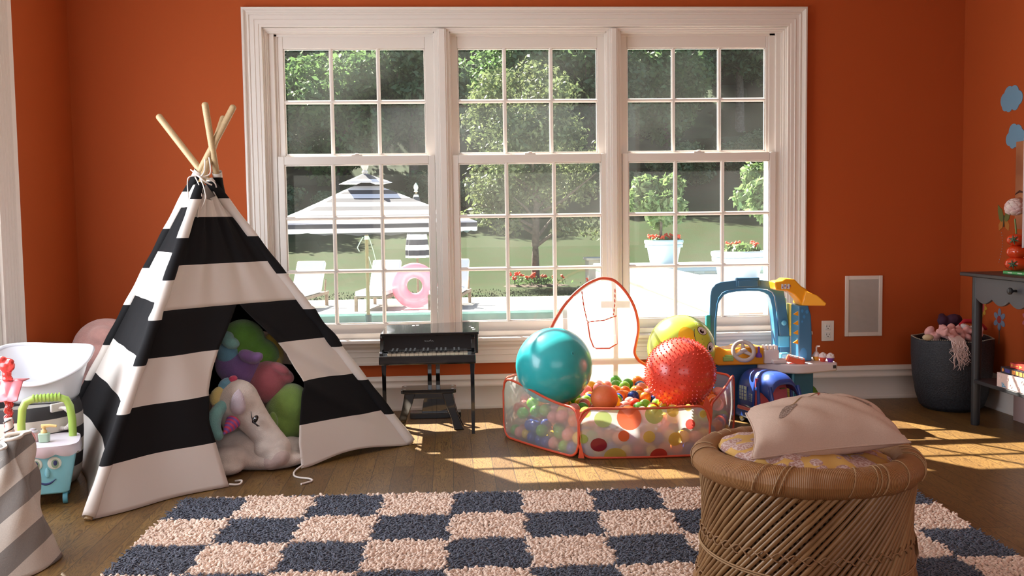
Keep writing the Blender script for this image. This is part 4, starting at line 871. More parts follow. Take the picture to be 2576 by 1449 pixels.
def tote(u, v):
    a = 2*PI*u; e = 2.8; c_, s_ = math.cos(a), math.sin(a); k = (abs(c_)**e + abs(s_)**e)**(-1/e); z = v
    rx, ry = .245 - .125*z**.9, .17 - .115*z
    fold = .020*math.sin(5*a+z*7)*(.25+z) + .011*math.sin(11*a-z*9)*z
    x = k*c_*(rx+fold); y = k*s_*(ry+fold); zz = .355*z + .02*math.sin(2*a+1)*z - .05*z*max(0, -c_)
    if z > .6: y += .02*math.sin(a*3)*(z-.6)
    return (x - .02*z, y + .13*z, zz + .002)
m = MB(); m.grid(tote, 96, 44, closed_u=True); m.grid(lambda u, v: (lambda p: (p[0]*.99*(1-v)+0*v, p[1]*.99*(1-v), .006))(tote(u, 0)), 96, 3, closed_u=True)
o = obj('bag', m, M_tote, t, solid=.004, angle=80); set_band(o, lambda c: (c.z*1.0 - c.x*.80 - c.y*.1)*6.2 + .15)
q = [Vector(tote(i/96, 1.0)) for i in range(96)]; m = MB().tube(q, .006, 8, closed=True); obj('hem', m, mat('canvas_hem', (.60, .53, .47), .95), t)
m = MB().tube([Vector(tote(.70, .95))+Vector((0, -.006, 0)), Vector(tote(.70, .78))+Vector((0, -.03, 0)), Vector(tote(.68, .62))+Vector((0, -.03, 0)), Vector(tote(.66, .8))+Vector((0, -.02, 0)), Vector(tote(.65, .93))+Vector((0, -.006, 0))], .008, 8); obj('strap', m, MATS['canvas_hem'], t)

# ------------------------------------------------------------------ toy grand piano and bench
M_lac = mat('black_lacquer', (.008, .008, .009), .08, coat=.6); M_dot = mat('white_cap', (.8, .8, .78), .4)
t = thing('toy_grand_piano', 'glossy black toy grand piano standing under the left and middle windows', 'toy piano', (-.105, -.42, 0))
O = lambda x, y, z: (x+.105, y+.42, z)
def plan(off):
    p = [(-.337-off, -.672-off), (.133+off, -.672-off), (.150+off, -.19+off), (.05, -.185+off), (-.04, -.205+off), (-.12, -.245+off), (-.20, -.262+off), (-.30, -.262+off), (-.333-off, -.29)]
    return [(x+.105, y+.42) for x, y in p]
m = MB().prism(plan(.0), .484, .497, lambda u, v, w: (u, v, w)); obj('lid', m, M_lac, t, bevel=.003, smooth=True)
body = [(-.333, -.60), (.131, -.60), (.136, -.21), (.04, -.205), (-.05, -.225), (-.12, -.262), (-.20, -.28), (-.29, -.28), (-.328, -.31)]
m = MB().prism([(x+.105, y+.42) for x, y in body], .385, .484, lambda u, v, w: (u, v, w)); obj('case', m, M_lac, t, bevel=.002)
m = MB(); m.box(-.240, .222, -.272, .12, .347, .386); m.box(-.240, .222, -.276, -.262, .35, .390); obj('keybed', m, M_lac, t, bevel=.004)
for x in (-.228, .210):
    m = MB(); pr = [(-.262, .386), (-.262, .402), (-.245, .410), (-.232, .404), (-.215, .42), (-.205, .45), (-.198, .484), (-.17, .484), (-.17, .386)]
    m.prism(pr, x-.009, x+.009, lambda u, v, w: (w, u, v)); obj('key_cheek', m, M_lac, t, bevel=.0015)
M_key = mat('ivory_keys', (.62, .52, .38), .35); m = MB(); nk = 18; w0, w1 = -.200, .184
for i in range(nk): a = w0 + (w1-w0)*i/nk; m.box(a+.0006, a+(w1-w0)/nk-.0006, -.262, -.185, .387, .399)
obj('white_keys', m, M_key, t, bevel=.0008)
m = MB()
for i in range(nk-1):
    if i % 7 in (2, 6): continue
    a = w0 + (w1-w0)*(i+1)/nk; m.box(a-.0055, a+.0055, -.235, -.180, .399, .410)
obj('black_keys', m, M_lac, t, bevel=.0012)
# little white script mark on the fallboard
m = MB(); q = []
for i in range(90):
    s = i/89; q.append((-.025+.046*s, -.1805, .449 + .0022*math.sin(s*38) + (.006 if .62 < s < .68 else 0) + (.004 if .1 < s < .13 else 0)))
m.tube(q, .0006, 4); obj('script_mark', m, mat('mark_grey', (.45, .45, .45), .5), t)
for x, y in ((.213, .0), (.222, -.07), (.228, -.14), (-.075, .08), (-.055, .095)):
    m = MB().lathe([(.0075, 0), (.0075, .002), (0, .0026)], (x-.01, y, .497), 16); obj('screw_cap', m, M_dot, t)
for x, y in ((-.219, -.235), (.205, -.235)):
    m = MB(); m.tube([(x, y, 0), (x, y, .05), (x, y, .30), (x, y, .348)], [.010, .012, .0135, .017], 4, up=(1, 1, 0)); obj('leg', m, M_lac, t, bevel=.001)
# rear pedestal with an open slot
m = MB(); Y0, Y1 = .185, .205; fn = lambda u, v, w: (u, w, v)
m.prism([(-.020, .347), (.000, .347), (.000, .03), (-.055, .03), (-.045, .09), (-.022, .15)], Y0, Y1, fn); m.prism([(.022, .347), (.044, .347), (.044, .15), (.062, .10), (.082, .03), (.022, .03)], Y0, Y1, fn)
m.box(-.002, .024, Y0, Y1, .03, .11); m.box(-.002, .024, Y0, Y1, .325, .347); obj('pedestal', m, M_lac, t, bevel=.0015)
m = MB().box(-.115, .15, .16, .23, 0, .03); obj('pedestal_foot', m, M_lac, t, bevel=.002)
t = thing('toy_piano_bench', 'small glossy black bench with curved legs in front of the toy piano', 'toy bench', (-.115, -.50, 0))
m = MB().prism([(-.135, -.060), (-.125, -.072), (.125, -.072), (.135, -.060), (.135, .060), (.125, .072), (-.125, .072), (-.135, .060)], .186, .205, lambda u, v, w: (u, v, w)); obj('seat', m, M_lac, t, bevel=.002)
for sx in (1, -1):
    for y in (-.05, .05):
        p = [(.065, .186), (.118, .186), (.124, .15), (.132, .11), (.146, .06), (.166, .012), (.172, 0), (.122, 0), (.112, .05), (.098, .09), (.082, .13)]
        m = MB().prism([(sx*a, b_) for a, b_ in p], y-.010, y+.010, lambda u, v, w: (u, w, v)); obj('leg', m, M_lac, t, bevel=.003)
m = MB().box(-.09, .09, -.006, .006, .15, .186); obj('stretcher', m, M_lac, t, bevel=.002)
for x, y in ((-.118, -.045), (-.118, .045), (.118, -.045), (.118, .045)):
    m = MB().lathe([(.006, 0), (.006, .0015), (0, .002)], (x, y, .205), 14); obj('screw_cap', m, M_dot, t)

# ------------------------------------------------------------------ pop-up ball pit
P = [Vector((.54, -1.23)), Vector((1.11, -1.235)), Vector((1.37, -.70)), Vector((1.10, -.24)), Vector((.50, -.24)), Vector((.245, -.75))]
PC = Vector((.81, -.73))
pit = thing('ball_pit', 'pop-up clear vinyl ball pit edged in red piping on the floor by the window', 'ball pit', (PC.x, PC.y, 0))
M_film = see_through('milky_vinyl', (.95, .95, .95), (.97, .93, .91), .56, rough=.12, gloss=.05, bumpy=.5)
M_film2 = see_through('clear_vinyl', (.97, .97, .97), (.95, .93, .92), .34, rough=.08, gloss=.05, bumpy=.4)
M_pipe = mat('red_piping', (.60, .075, .03), .45, coat=.1)
def panel(A, B, top, bulge, r=.06, film=M_film2, name='side_panel', z0=.006, nu=36, nv=20, dots=None):
    A3, B3 = A-PC, B-PC; Ln = (B3-A3).length; d = (B3-A3)/Ln; n = Vector((d.y, -d.x)); 
    if n.dot((A3+B3)/2) < 0: n = -n
    def lohi(s):
        e = min(s, Ln-s); k = 0 if e > r else r - math.sqrt(max(0, r*r-(r-e)**2)); return z0 + k, top(s/Ln) - k*1.0
    def pt(s, z):
        lo, hi = lohi(s); q = max(0, min(1, (z-lo)/max(1e-4, hi-lo))); b_ = bulge*math.sin(PI*s/Ln)**.8*math.sin(PI*(.12+.80*q))
        p = A3 + d*s + n*b_; return Vector((p.x, p.y, z))
    sh = thing(name, None, None); sh.parent = pit
    m = MB(); m.grid(lambda u, v: (lambda s: (lambda lh: pt(s, lh[0]+(lh[1]-lh[0])*v))(lohi(s)))(Ln*(.002+.996*u)), nu, nv); obj('film', m, film, sh, angle=180)
    out = []
    N_ = 40
    for i in range(N_+1): s = Ln*i/N_; out.append(pt(s, lohi(s)[0]))
    for i in range(N_+1): s = Ln*(1-i/N_); out.append(pt(s, lohi(s)[1]))
    m = MB().tube(out, .0058, 8, closed=True); obj('piping', m, M_pipe, sh)
    if dots:
        for (u, z, rr_, c, kx) in dots:
            m = MB(); v = []; k = 24; c0 = pt(u*Ln, z) + Vector((n.x, n.y, 0))*.0016; v.append(c0)
            for i in range(k): a = 2*PI*i/k; s_ = min(max(u*Ln+rr_*kx*math.cos(a), 0), Ln); v.append(pt(s_, max(.008, z+rr_*math.sin(a))) + Vector((n.x, n.y, 0))*.0016)
            m.add(v, [(0, i+1, (i+1) % k+1) for i in range(k)]); obj('printed_dot', m, c, sh, smooth=False)
    return pt, Ln
def dotm(name, c, h=.75): return see_through(name, tuple(.3+.6*x for x in c), c, h, rough=.3, gloss=.05)
D_y = dotm('dot_yellow', (.80, .62, .14)); D_r = dotm('dot_red', (.75, .08, .06), .85); D_o = dotm('dot_orange', (.85, .17, .05), .9); D_g = dotm('dot_green', (.50, .62, .18)); D_m = dotm('dot_maroon', (.33, .015, .04), .95)
dots = [(.05, .205, .024, D_y, 1), (.18, .175, .034, D_g, 1.1), (.375, .18, .050, D_o, 1.05), (.565, .19, .036, D_g, 1.1), (.71, .205, .026, D_y, 1), (.83, .215, .015, D_y, 1), (.945, .185, .016, D_y, 1), (.84, .145, .022, D_r, 1), (.72, .085, .030, D_y, 1), (.145, .065, .030, D_m, 1.15), (.27, .012, .040, D_y, 1.2), (.60, .012, .034, D_r, 1.1), (.33, .105, .024, D_o, 1), (.52, .10, .026, D_y, 1), (.03, .09, .02, D_g, 1)]
panel(P[0], P[1], lambda u: .222 - .006*math.sin(PI*u), .045, film=M_film, dots=dots)
panel(P[5], P[0], lambda u: .285 - .062*u - .03*math.sin(PI*u)*u + .02*math.sin(PI*u)*(1-u), .04, film=M_film2)
panel(P[1], P[2], lambda u: .222 + .05*u, .03, film=M_film2)
panel(P[2], P[3], lambda u: .26, .02, film=M_film2); panel(P[4], P[5], lambda u: .26+.02*u, .02, film=M_film2)
# red gusset at the front corner
m = MB(); c = P[0]-PC; m.add([(c.x-.012, c.y+.01, .215), (c.x+.05, c.y-.008, .214), (c.x+.004, c.y-.008, .155), (c.x-.004, c.y-.004, .006), (c.x+.022, c.y-.012, .006), (c.x+.006, c.y-.010, .08)], [(0, 1, 2), (3, 4, 5), (2, 5, 0)]); obj('corner_gusset', m, M_pipe, pit, solid=.002, smooth=False)
m = MB(); c = P[1]-PC; m.add([(c.x-.03, c.y-.004, .222), (c.x+.012, c.y-.002, .20), (c.x-.012, c.y+.01, .262), (c.x+.004, c.y-.002, .12)], [(0, 1, 2), (1, 3, 0)]); obj('corner_flap', m, M_pipe, pit, solid=.002, smooth=False)
# tall pointed back panel with the hoop
def back_outline():
    pts = [(.50, .0), (.465, .10), (.455, .25), (.47, .36), (.51, .46), (.56, .55), (.63, .635), (.70, .690), (.76, .716), (.80, .720), (.85, .705), (.90, .655), (.94, .59), (.962, .52), (.968, .45), (.955, .38), (.948, .33), (.972, .29), (1.02, .26), (1.08, .22), (1.10, .1), (1.07, .0)]
    Q = [Vector((x-PC.x, -.335-.02*math.sin(z*4) - PC.y + (.05 if z < .05 else 0), z+.004)) for x, z in pts]; R_ = []
    for i in range(len(Q)-1):
        p0, p1, p2, p3 = Q[max(0, i-1)], Q[i], Q[i+1], Q[min(len(Q)-1, i+2)]
        for k in range(5): tt = k/5; R_.append(.5*((2*p1) + (p2-p0)*tt + (2*p0-5*p1+4*p2-p3)*tt*tt + (3*p1-p0-3*p2+p3)*tt**3))
    R_.append(Q[-1]); return R_
bo = back_outline(); hp_ = thing('hoop_panel', None, None); hp_.parent = pit
m = MB().tube(bo, .0075, 10); obj('piping', m, M_pipe, hp_)
m = MB(); n = len(bo)//2; v = []; f = []
for i in range(n): a, b_ = bo[i], bo[len(bo)-1-i]; v += [a.lerp(b_, k/10) for k in range(11)]
for i in range(n-1): f += [(i*11+k, i*11+k+1, (i+1)*11+k+1, (i+1)*11+k) for k in range(10)]
m.add(v, f); obj('film', m, see_through('hazy_vinyl', (.93, .93, .93), (.97, .95, .93), .62, rough=.2, gloss=.04), hp_, angle=180)
def W(x, z, y=-.36): return Vector((x-PC.x, y-PC.y, z))
M_dash, N, L, b = nodes_mat('red_dashed_edge'); tcn = N.new('ShaderNodeTexCoord'); sp_ = N.new('ShaderNodeSeparateXYZ'); L.new(tcn.outputs['Object'], sp_.inputs[0])
fr = math_node(N, L, 'FRACT', math_node(N, L, 'MULTIPLY', math_node(N, L, 'ADD', sp_.outputs[2], math_node(N, L, 'MULTIPLY', sp_.outputs[0], .9)), 38.0)); L.new(mixc(N, L, math_node(N, L, 'GREATER_THAN', fr, .62), (.62, .07, .04), (.8, .74, .7)), b.inputs['Base Color'])
m = MB(); m.tube([W(.675, .66), W(.684, .585), W(.70, .51), W(.712, .497)], .0032, 6).tube([W(.847, .672), W(.845, .59), W(.838, .535)], .0032, 6).tube([W(.705, .503, -.37), W(.78, .515, -.42), W(.853, .532, -.37)], .003, 6); obj('hoop_strap', m, M_dash, hp_)
m = MB(); m.tube([W(.704, .50), W(.715, .42), W(.733, .372), W(.745, .366, -.38), W(.81, .368, -.40), W(.852, .388, -.38), W(.854, .41), W(.85, .46), W(.846, .53)], .0036, 8); obj('net_edge', m, M_pipe, hp_)
m = MB(); m.add([W(.705, .503, -.37), W(.853, .532, -.37), W(.852, .388, -.385), W(.735, .368, -.385)], [(0, 1, 2, 3)]); obj('net', m, see_through('net_film', (.95, .95, .95), (.95, .94, .93), .3), hp_, smooth=False)
# ------------------------------------------------------------------ small plastic balls
BC = {'yellow': (.85, .55, .03), 'orange': (.85, .24, .03), 'pink': (.85, .34, .30), 'green': (.13, .42, .06), 'blue': (.02, .07, .38), 'purple': (.25, .05, .35), 'red': (.68, .06, .03), 'lime': (.28, .60, .07)}
BM = {k: mat(k+'_ball', c, .28, coat=.2, sss=.0) for k, c in BC.items()}
for k in BM:
    nt = BM[k].node_tree; b = nt.nodes['Principled BSDF']; tl = nt.nodes.new('ShaderNodeBsdfTranslucent'); tl.inputs[0].default_value = (*BC[k], 1); mx = nt.nodes.new('ShaderNodeMixShader'); mx.inputs[0].default_value = .28
    nt.links.new(b.outputs[0], mx.inputs[1]); nt.links.new(tl.outputs[0], mx.inputs[2]); nt.links.new(mx.outputs[0], nt.nodes['Material Output'].inputs[0])
RB = .0285
bmesh_data = {}
for k in BC: m = MB().ell((0, 0, 0), RB, None, 20, 12); o = obj('pit_ball', m, BM[k]); bmesh_data[k] = o.data; bpy.data.objects.remove(o)
def inside(x, y, mar):
    for i in range(6):
        a, b_ = P[i], P[(i+1) % 6]; d = (b_-a).normalized(); nn = Vector((d.y, -d.x)); 
        if (Vector((x, y))-a).dot(nn) > -mar: return False
    return True
BIG = [(.475, -.86, .352, .178), (1.04, -.985, .326, .162), (.69, -.985, .217, .062), (1.165, -.47, .368, .171)]
rb = random.Random(21); balls = []
def try_add(x, y, z, gap=.93):
    for (a, b_, c, r) in BIG:
        if (x-a)**2+(y-b_)**2+(z-c)**2 < (r+RB*.93)**2: return False
    for (a, b_, c, _) in balls:
        if abs(a-x) < .06 and abs(b_-y) < .06 and (x-a)**2+(y-b_)**2+(z-c)**2 < (2*RB*gap)**2: return False
    return True
def topz(x, y): return .150 + .035*(y+1.2)/.9*.9 + .012*math.sin(x*19)*math.cos(y*23) - (.05 if x < .42 else 0)*max(0, (.42-x)/.15)
for tr in range(9000):                         # top layer
    x, y = rb.uniform(.24, 1.38), rb.uniform(-1.26, -.25)
    if not inside(x, y, .034): continue
    z = topz(x, y) + rb.uniform(-.016, .012)
    if try_add(x, y, z, .90): balls.append((x, y, z, 'top'))
ntop = len(balls)
for (A, B_, nm) in ((P[5], P[0], 'left'), (P[0], P[1], 'front'), (P[1], P[2], 'right')):
    L_n = (B_-A).length; d = (B_-A)/L_n; nn = Vector((d.y, -d.x)); 
    if nn.dot(A-PC) < 0: nn = -nn
    for lay in range(3):
        z0 = .032 + lay*.049; s = .035 + (lay % 2)*.028
        while s < L_n-.03:
            p = A + d*s - nn*(RB+.010 + rb.uniform(0, .014)) + nn*.03*math.sin(PI*s/L_n); z = z0 + rb.uniform(-.006, .008)
            if try_add(p.x, p.y, z, .88) and z < topz(p.x, p.y)-.02 and inside(p.x, p.y, -.02): balls.append((p.x, p.y, z, nm))
            s += .0565
balls = balls[:300]
cols_top = ['yellow']*7 + ['orange']*5 + ['pink']*8 + ['green']*3 + ['blue']*2 + ['purple']*1 + ['lime']*4 + ['red']*1
cols_low = ['blue']*5 + ['pink']*4 + ['orange']*3 + ['green']*3 + ['yellow']*4 + ['purple']*1 + ['red']*1 + ['lime']*1
where = {'top': 'lying on top of the heap in the ball pit', 'left': 'seen through the left clear side of the ball pit', 'front': 'behind the milky dotted front of the ball pit', 'right': 'seen through the right side of the ball pit'}
for (x, y, z, nm) in balls:
    c = rb.choice(cols_top if nm == 'top' else cols_low)
    o = bpy.data.objects.new('pit_ball', bmesh_data[c]); COL.objects.link(o); o.location = (x, y, z)
    if nm == 'top':
        LM = [(.475, -.86, 'the large teal ball', .178), (.69, -.985, 'the dull orange ball', .062), (1.04, -.985, 'the red knobbly ball', .162), (1.165, -.47, 'the green face ball', .171)]
        dd, lx, ly, ln_ = min((math.hypot(x-a, y-b_)-r_, a, b_, n_) for a, b_, n_, r_ in LM); dx, dy = x-lx, y-ly
        sd_ = ('just right of' if dx > 0 else 'just left of') if abs(dx) > abs(dy) else ('just behind' if dy > 0 else 'in front of')
        if dd > .10: sd_ = sd_.replace('just ', 'well ').replace('in front', 'well in front')
        wh = '%s %s' % (sd_, ln_); lb = '%s ball on top of the heap, %s' % ({'lime': 'lime green'}.get(c, c), wh); gp = '%s pit balls %s' % (c, wh)
    else:
        hz_ = ('in the bottom layer', 'in the second layer', 'in the third layer')[min(2, int(max(0, z-.02)/.049))]
        A_, B_2 = {'left': (P[5], P[0]), 'front': (P[0], P[1]), 'right': (P[1], P[2])}[nm]; fr_ = (Vector((x, y))-A_).dot((B_2-A_))/(B_2-A_).length_squared
        ps_ = ('at its left end', 'at its middle', 'at its right end')[min(2, max(0, int(fr_*3)))]
        wh = '%s %s, %s' % (hz_, {'left': 'behind the left clear side', 'front': 'behind the dotted front', 'right': 'behind the right clear side'}[nm], ps_); lb = '%s ball %s' % ({'lime': 'lime green'}.get(c, c), wh); gp = '%s pit balls %s' % (c, wh)
    tag(o, lb, 'ball', gp)
# the unseen rest of the heap
V = []; m = MB(); mats_u = [BM[k] for k in ('yellow', 'orange', 'pink', 'green', 'blue')]; cnt = 0; rest = []
for lay in range(3):
    z0 = .032+lay*.046
    for i in range(24):
        for j in range(22):
            x = .25 + i*.052 + (lay % 2)*.026; y = -1.26 + j*.050
            if inside(x, y, .085) and z0 < topz(x, y)-.045 and all((x-a)**2+(y-b_)**2+(z0-c)**2 > (r+RB)**2 for a, b_, c, r in BIG): m.ell((x, y, z0), RB, None, 10, 6, mi=rb.randrange(5))
tag(obj('buried_pit_balls', m, mats_u), 'mixed plastic balls buried in the lower heap of the ball pit', 'balls', kind='stuff')
print('balls', len(balls), ntop)
# ------------------------------------------------------------------ large balls
def glossball(name, label, c, r, mt, extra=None):
    t = thing(name, label, 'ball', (c[0], c[1], c[2]-r)); m = MB().ell((0, 0, r), r, None, 64, 40); o = obj('ball', m, mt, t, angle=180); return t
M_teal = mat('teal_rubber', (.03, .44, .47), .28, coat=.25); t = glossball('exercise_ball', 'large glossy teal ball resting at the left of the ball pit', BIG[0][:3], .178, M_teal)
def surf(r, dirv, lift=0): d = Vector(dirv).normalized(); return Vector((0, 0, r)) + d*(r+lift), d
p, d = surf(.178, (.40, -.80, .42)); m = MB().lathe([(0, 0), (.004, 0), (.005, .001), (.009, .0012), (.011, 0)], n=20); o = obj('valve', m, M_teal, t); o.location = p; o.rotation_euler = d.to_track_quat('Z', 'Y').to_euler()
M_spk = mat('red_rubber', (.72, .060, .035), .3, coat=.25); t = glossball('spiky_ball', 'red knobbly massage ball at the right front of the ball pit', BIG[1][:3], .158, M_spk)
m = MB(); r = .158
ax = Rm(.35, .2, 0)
for ring in range(-11, 12):
    la = ring*math.radians(7.6); nn_ = max(3, int(46*math.cos(la)))
    for k in range(nn_):
        a = 2*PI*(k + (ring % 2)*.5)/nn_; d = ax @ Vector((math.cos(la)*math.cos(a), math.cos(la)*math.sin(a), math.sin(la))); p = Vector((0, 0, r)) + d*(r-.0005); q = d.to_track_quat('Z', 'Y').to_matrix().to_4x4()
        m.lathe([(.0036, 0), (.0024, .004), (.0015, .0062), (0, .0068)], tuple(p), 6, M=q, cap=False)
o = obj('knobs', m, M_spk, t); o['kind'] = 'stuff'
tag(obj('small_ball', MB().ell((0, 0, 0), .062, None, 40, 24), mat('orange_rubber', (.66, .15, .045), .5, bump=.15, bscale=200), loc=(BIG[2][0], BIG[2][1], BIG[2][2])), 'plain dull orange ball, larger than the pit balls, between teal and red balls', 'ball')
M_limeb = mat('lime_rubber', (.50, .66, .07), .25, coat=.3); t = glossball('frog_face_ball', 'lime green ball with printed smiling face and yellow cheek behind the red ball', BIG[3][:3], .171, M_limeb)
r = .171; cdir = Vector((.394, -.865, .31)).normalized(); ux = Vector((.217, .162, .055)); ux = (ux - cdir*ux.dot(cdir)).normalized(); uy = cdir.cross(ux).normalized()      # ux points up-left, uy along the face
if uy.z > 0: uy = -uy
def onb(a, b_, lift=.0006):
    d = (cdir + ux*math.tan(a) + uy*math.tan(b_)).normalized(); return Vector((0, 0, r)) + d*(r+lift)
def decal(name, ca, cb, ra, rb_, mt, lift, parent, fnr=None):
    m = MB(); k = 28; rg = 5; v = [onb(ca, cb, lift)]
    for j in range(1, rg+1):
        for i in range(k):
            an = 2*PI*i/k; q = j/rg; v.append(onb(ca+ra*q*math.cos(an), cb+rb_*q*math.sin(an), lift))
    f = [(0, i+1, (i+1) % k+1) for i in range(k)]
    for j in range(rg-1): f += [(1+j*k+i, 1+j*k+(i+1) % k, 1+(j+1)*k+(i+1) % k, 1+(j+1)*k+i) for i in range(k)]
    m.add(v, f); return obj(name, m, mt, parent, angle=180)
M_cheek = mat('print_amber', (.72, .48, .01), .3)
decal('yellow_patch', -.36, -.34, .28, .30, M_cheek, .0006, t); decal('face_patch', .10, .0, .30, .40, M_limeb, .0011, t)
for (a, b_) in ((.24, -.28), (.30, .27)):
    decal('eye_outline', a, b_, .185, .150, M_black, .0016, t); decal('eye_white', a, b_, .170, .136, mat('print_white', (.72, .74, .72), .3), .0021, t); decal('pupil', a-.05, b_+.02, .075, .070, M_black, .0026, t); decal('eye_glint', a-.02, b_-.0, .024, .026, mat('print_white', (.72, .74, .72), .3), .003, t)
m = MB().tube([onb(.13-.33*math.cos(x)+.02, .46*math.sin(x)) for x in [(-1.1+2.2*i/20) for i in range(21)]], .0018, 6); obj('smile', m, M_black, t)
for b_ in (-.05, .07): decal('nostril', .05, b_, .014, .012, mat('print_green', (.08, .18, .02), .4), .0016, t)
for (a, b_, s) in ((.26, -.52, .02), (.2, -.55, .015), (.22, -.46, .018)): decal('spot', a, b_, s, s, mat('print_white', (.72, .74, .72), .3), .0016, t)

# ------------------------------------------------------------------ toy camper kitchen by the window
T_dk = mat('toy_slate_blue', (.045, .17, .32), .4, coat=.1); T_bl = mat('toy_blue', (.05, .26, .56), .35, coat=.15); T_lb = mat('toy_sky', (.10, .46, .72), .35, coat=.15); T_or = mat('toy_amber', (.85, .36, .01), .35, coat=.2); T_gy = mat('toy_grey', (.50, .48, .48), .4); T_wh = mat('toy_offwhite', (.74, .68, .68), .4); T_pu = mat('toy_purple', (.16, .06, .45), .35); T_tl = mat('toy_teal_green', (.03, .34, .34), .4); T_ye = mat('toy_yellow', (.72, .60, .10), .4); T_rd = mat('toy_red', (.80, .12, .05), .35)
KX, KY = 1.62, -.36
kit = thing('toy_camper_kitchen', 'blue and amber toy camper play set with steering wheel and counter by the right window', 'play set', (KX, KY, 0))
K = lambda x, y, z: (x-KX, y-KY, z)
def arch(m, outer, inner, y0, y1):
    n = len(outer); v = [K(x, y0, z) for x, z in outer] + [K(x, y0, z) for x, z in inner] + [K(x, y1, z) for x, z in outer] + [K(x, y1, z) for x, z in inner]; f = []
    for i in range(n-1): f += [(i, i+1, n+i+1, n+i), (2*n+i, 2*n+i+1, 3*n+i+1, 3*n+i), (i, i+1, 2*n+i+1, 2*n+i), (n+i, n+i+1, 3*n+i+1, 3*n+i)]
    for i in (0, n-1): f.append((i, n+i, 3*n+i, 2*n+i))
    m.add(v, f); return m
outer = [(1.355, .31), (1.357, .50), (1.362, .62), (1.370, .655), (1.388, .680), (1.415, .690), (1.48, .697), (1.56, .700), (1.64, .697), (1.70, .690), (1.735, .675), (1.752, .65), (1.765, .58), (1.775, .50), (1.788, .40), (1.79, .31)]
inner = [(1.382, .31), (1.386, .50), (1.395, .575), (1.405, .61), (1.425, .636), (1.45, .646), (1.50, .652), (1.56, .655), (1.62, .653), (1.67, .647), (1.695, .632), (1.707, .61), (1.716, .56), (1.724, .50), (1.733, .40), (1.735, .31)]
m = arch(MB(), outer, inner, -.30, -.285); obj('arch_frame', m, T_dk, kit, bevel=.003)
inner2 = [(x+(.012 if x < 1.5 else -.022 if x > 1.62 else 0), z-(.014 if z > .6 else 0)) for x, z in inner]
m = arch(MB(), [(x+(.003 if x < 1.5 else -.003), z-.002) for x, z in inner], inner2, -.29, -.225); obj('arch_lining', m, T_bl, kit, bevel=.002)
m = MB().box(*[1.497-KX, 1.622-KX], -.308-KY, -.28-KY, .664, .712); m.box(1.505-KX, 1.614-KX, -.313-KY, -.30-KY, .664, .70); obj('roof_block', m, T_dk, kit, bevel=.005)
m = MB().box(1.337-KX, 1.362-KX, -.31-KY, -.28-KY, .30, .52); obj('side_post', m, T_tl, kit, bevel=.006)
m = MB().box(1.735-KX, 1.775-KX, -.285-KY, -.235-KY, .31, .60); obj('inner_post', m, T_lb, kit, bevel=.006)
m = MB().box(1.725-KX, 1.786-KX, -.305-KY, -.22-KY, .34, .40); obj('post_collar', m, T_lb, kit, bevel=.006)
m = MB().lathe([(.012, 0), (.014, .012), (.008, .018), (0, .019)], K(1.752, -.30, .47), 14, M=Rm(PI/2).to_4x4()); obj('knob', m, T_lb, kit)
m = MB().box(1.785-KX, 1.797-KX, -.31-KY, -.25-KY, .40, .57); obj('yellow_slat', m, T_ye, kit, bevel=.003)
# amber awning
m = MB(); fn = lambda u, v, w: (u-KX, w-KY, v)
m.prism([(1.66, .695), (1.70, .700), (1.72, .712), (1.765, .708), (1.80, .672), (1.828, .655), (1.862, .620), (1.862, .576), (1.80, .570), (1.79, .60), (1.765, .628), (1.725, .648), (1.67, .652)], -.43, -.33, fn); obj('awning', m, T_or, kit, bevel=.006)
m = MB(); m.add([K(1.82, -.44, .648), K(1.87, -.47, .625), K(1.912, -.49, .585), K(1.905, -.49, .572), K(1.80, -.44, .572), K(1.82, -.30, .655), K(1.87, -.30, .635), K(1.912, -.31, .595), K(1.905, -.31, .58), K(1.80, -.30, .575)], [(0, 1, 2, 3, 4), (9, 8, 7, 6, 5), (0, 5, 6, 1), (1, 6, 7, 2), (2, 7, 8, 3), (3, 8, 9, 4), (4, 9, 5, 0)]); obj('awning_flap', m, T_or, kit, bevel=.005)
m = MB()
for i in range(3): m.box(1.695-KX+i*.016, 1.706-KX+i*.016, -.4325-KY, -.431-KY, .658, .684)
obj('sticker', m, mat('print_white', (.72, .74, .72), .3), kit)
m = MB()
for i, c in enumerate(range(4)): m.ell(K(1.701+i*.013, -.4335, .668+.006*(i % 2)), (.003, .001, .004), None, 8, 4)
obj('sticker_mark', m, T_pu, kit)
# serving-window post with amber teeth
m = MB(); m.prism([(1.782, .572), (1.833, .572), (1.848, .52), (1.853, .42), (1.853, .286), (1.785, .284), (1.782, .35)], -.445, -.33, fn); obj('window_post', m, T_dk, kit, bevel=.005)
m = MB(); 
for i in range(4): z = .532-i*.049; m.add([K(1.782, -.44, z+.011), K(1.782, -.44, z-.013), K(1.757, -.44, z-.004), K(1.782, -.43, z+.011), K(1.782, -.43, z-.013), K(1.757, -.43, z-.004)], [(0, 1, 2), (5, 4, 3), (0, 3, 4, 1), (1, 4, 5, 2), (2, 5, 3, 0)])
obj('serrated_trim', m, T_or, kit, smooth=False)
m = MB()
for (x, z, s) in ((1.80, .545, .008), (1.825, .54, .009), (1.81, .515, .008), (1.80, .49, .006)): m.add([K(x-s, -.4462, z), K(x, -.4462, z+s*1.4), K(x+s, -.4462, z), K(x, -.4462, z-s*1.4)], [(0, 1, 2, 3)])
m.ell(K(1.808, -.4455, .32), (.02, .001, .035), None, 16, 6); obj('blue_print', m, T_bl, kit)
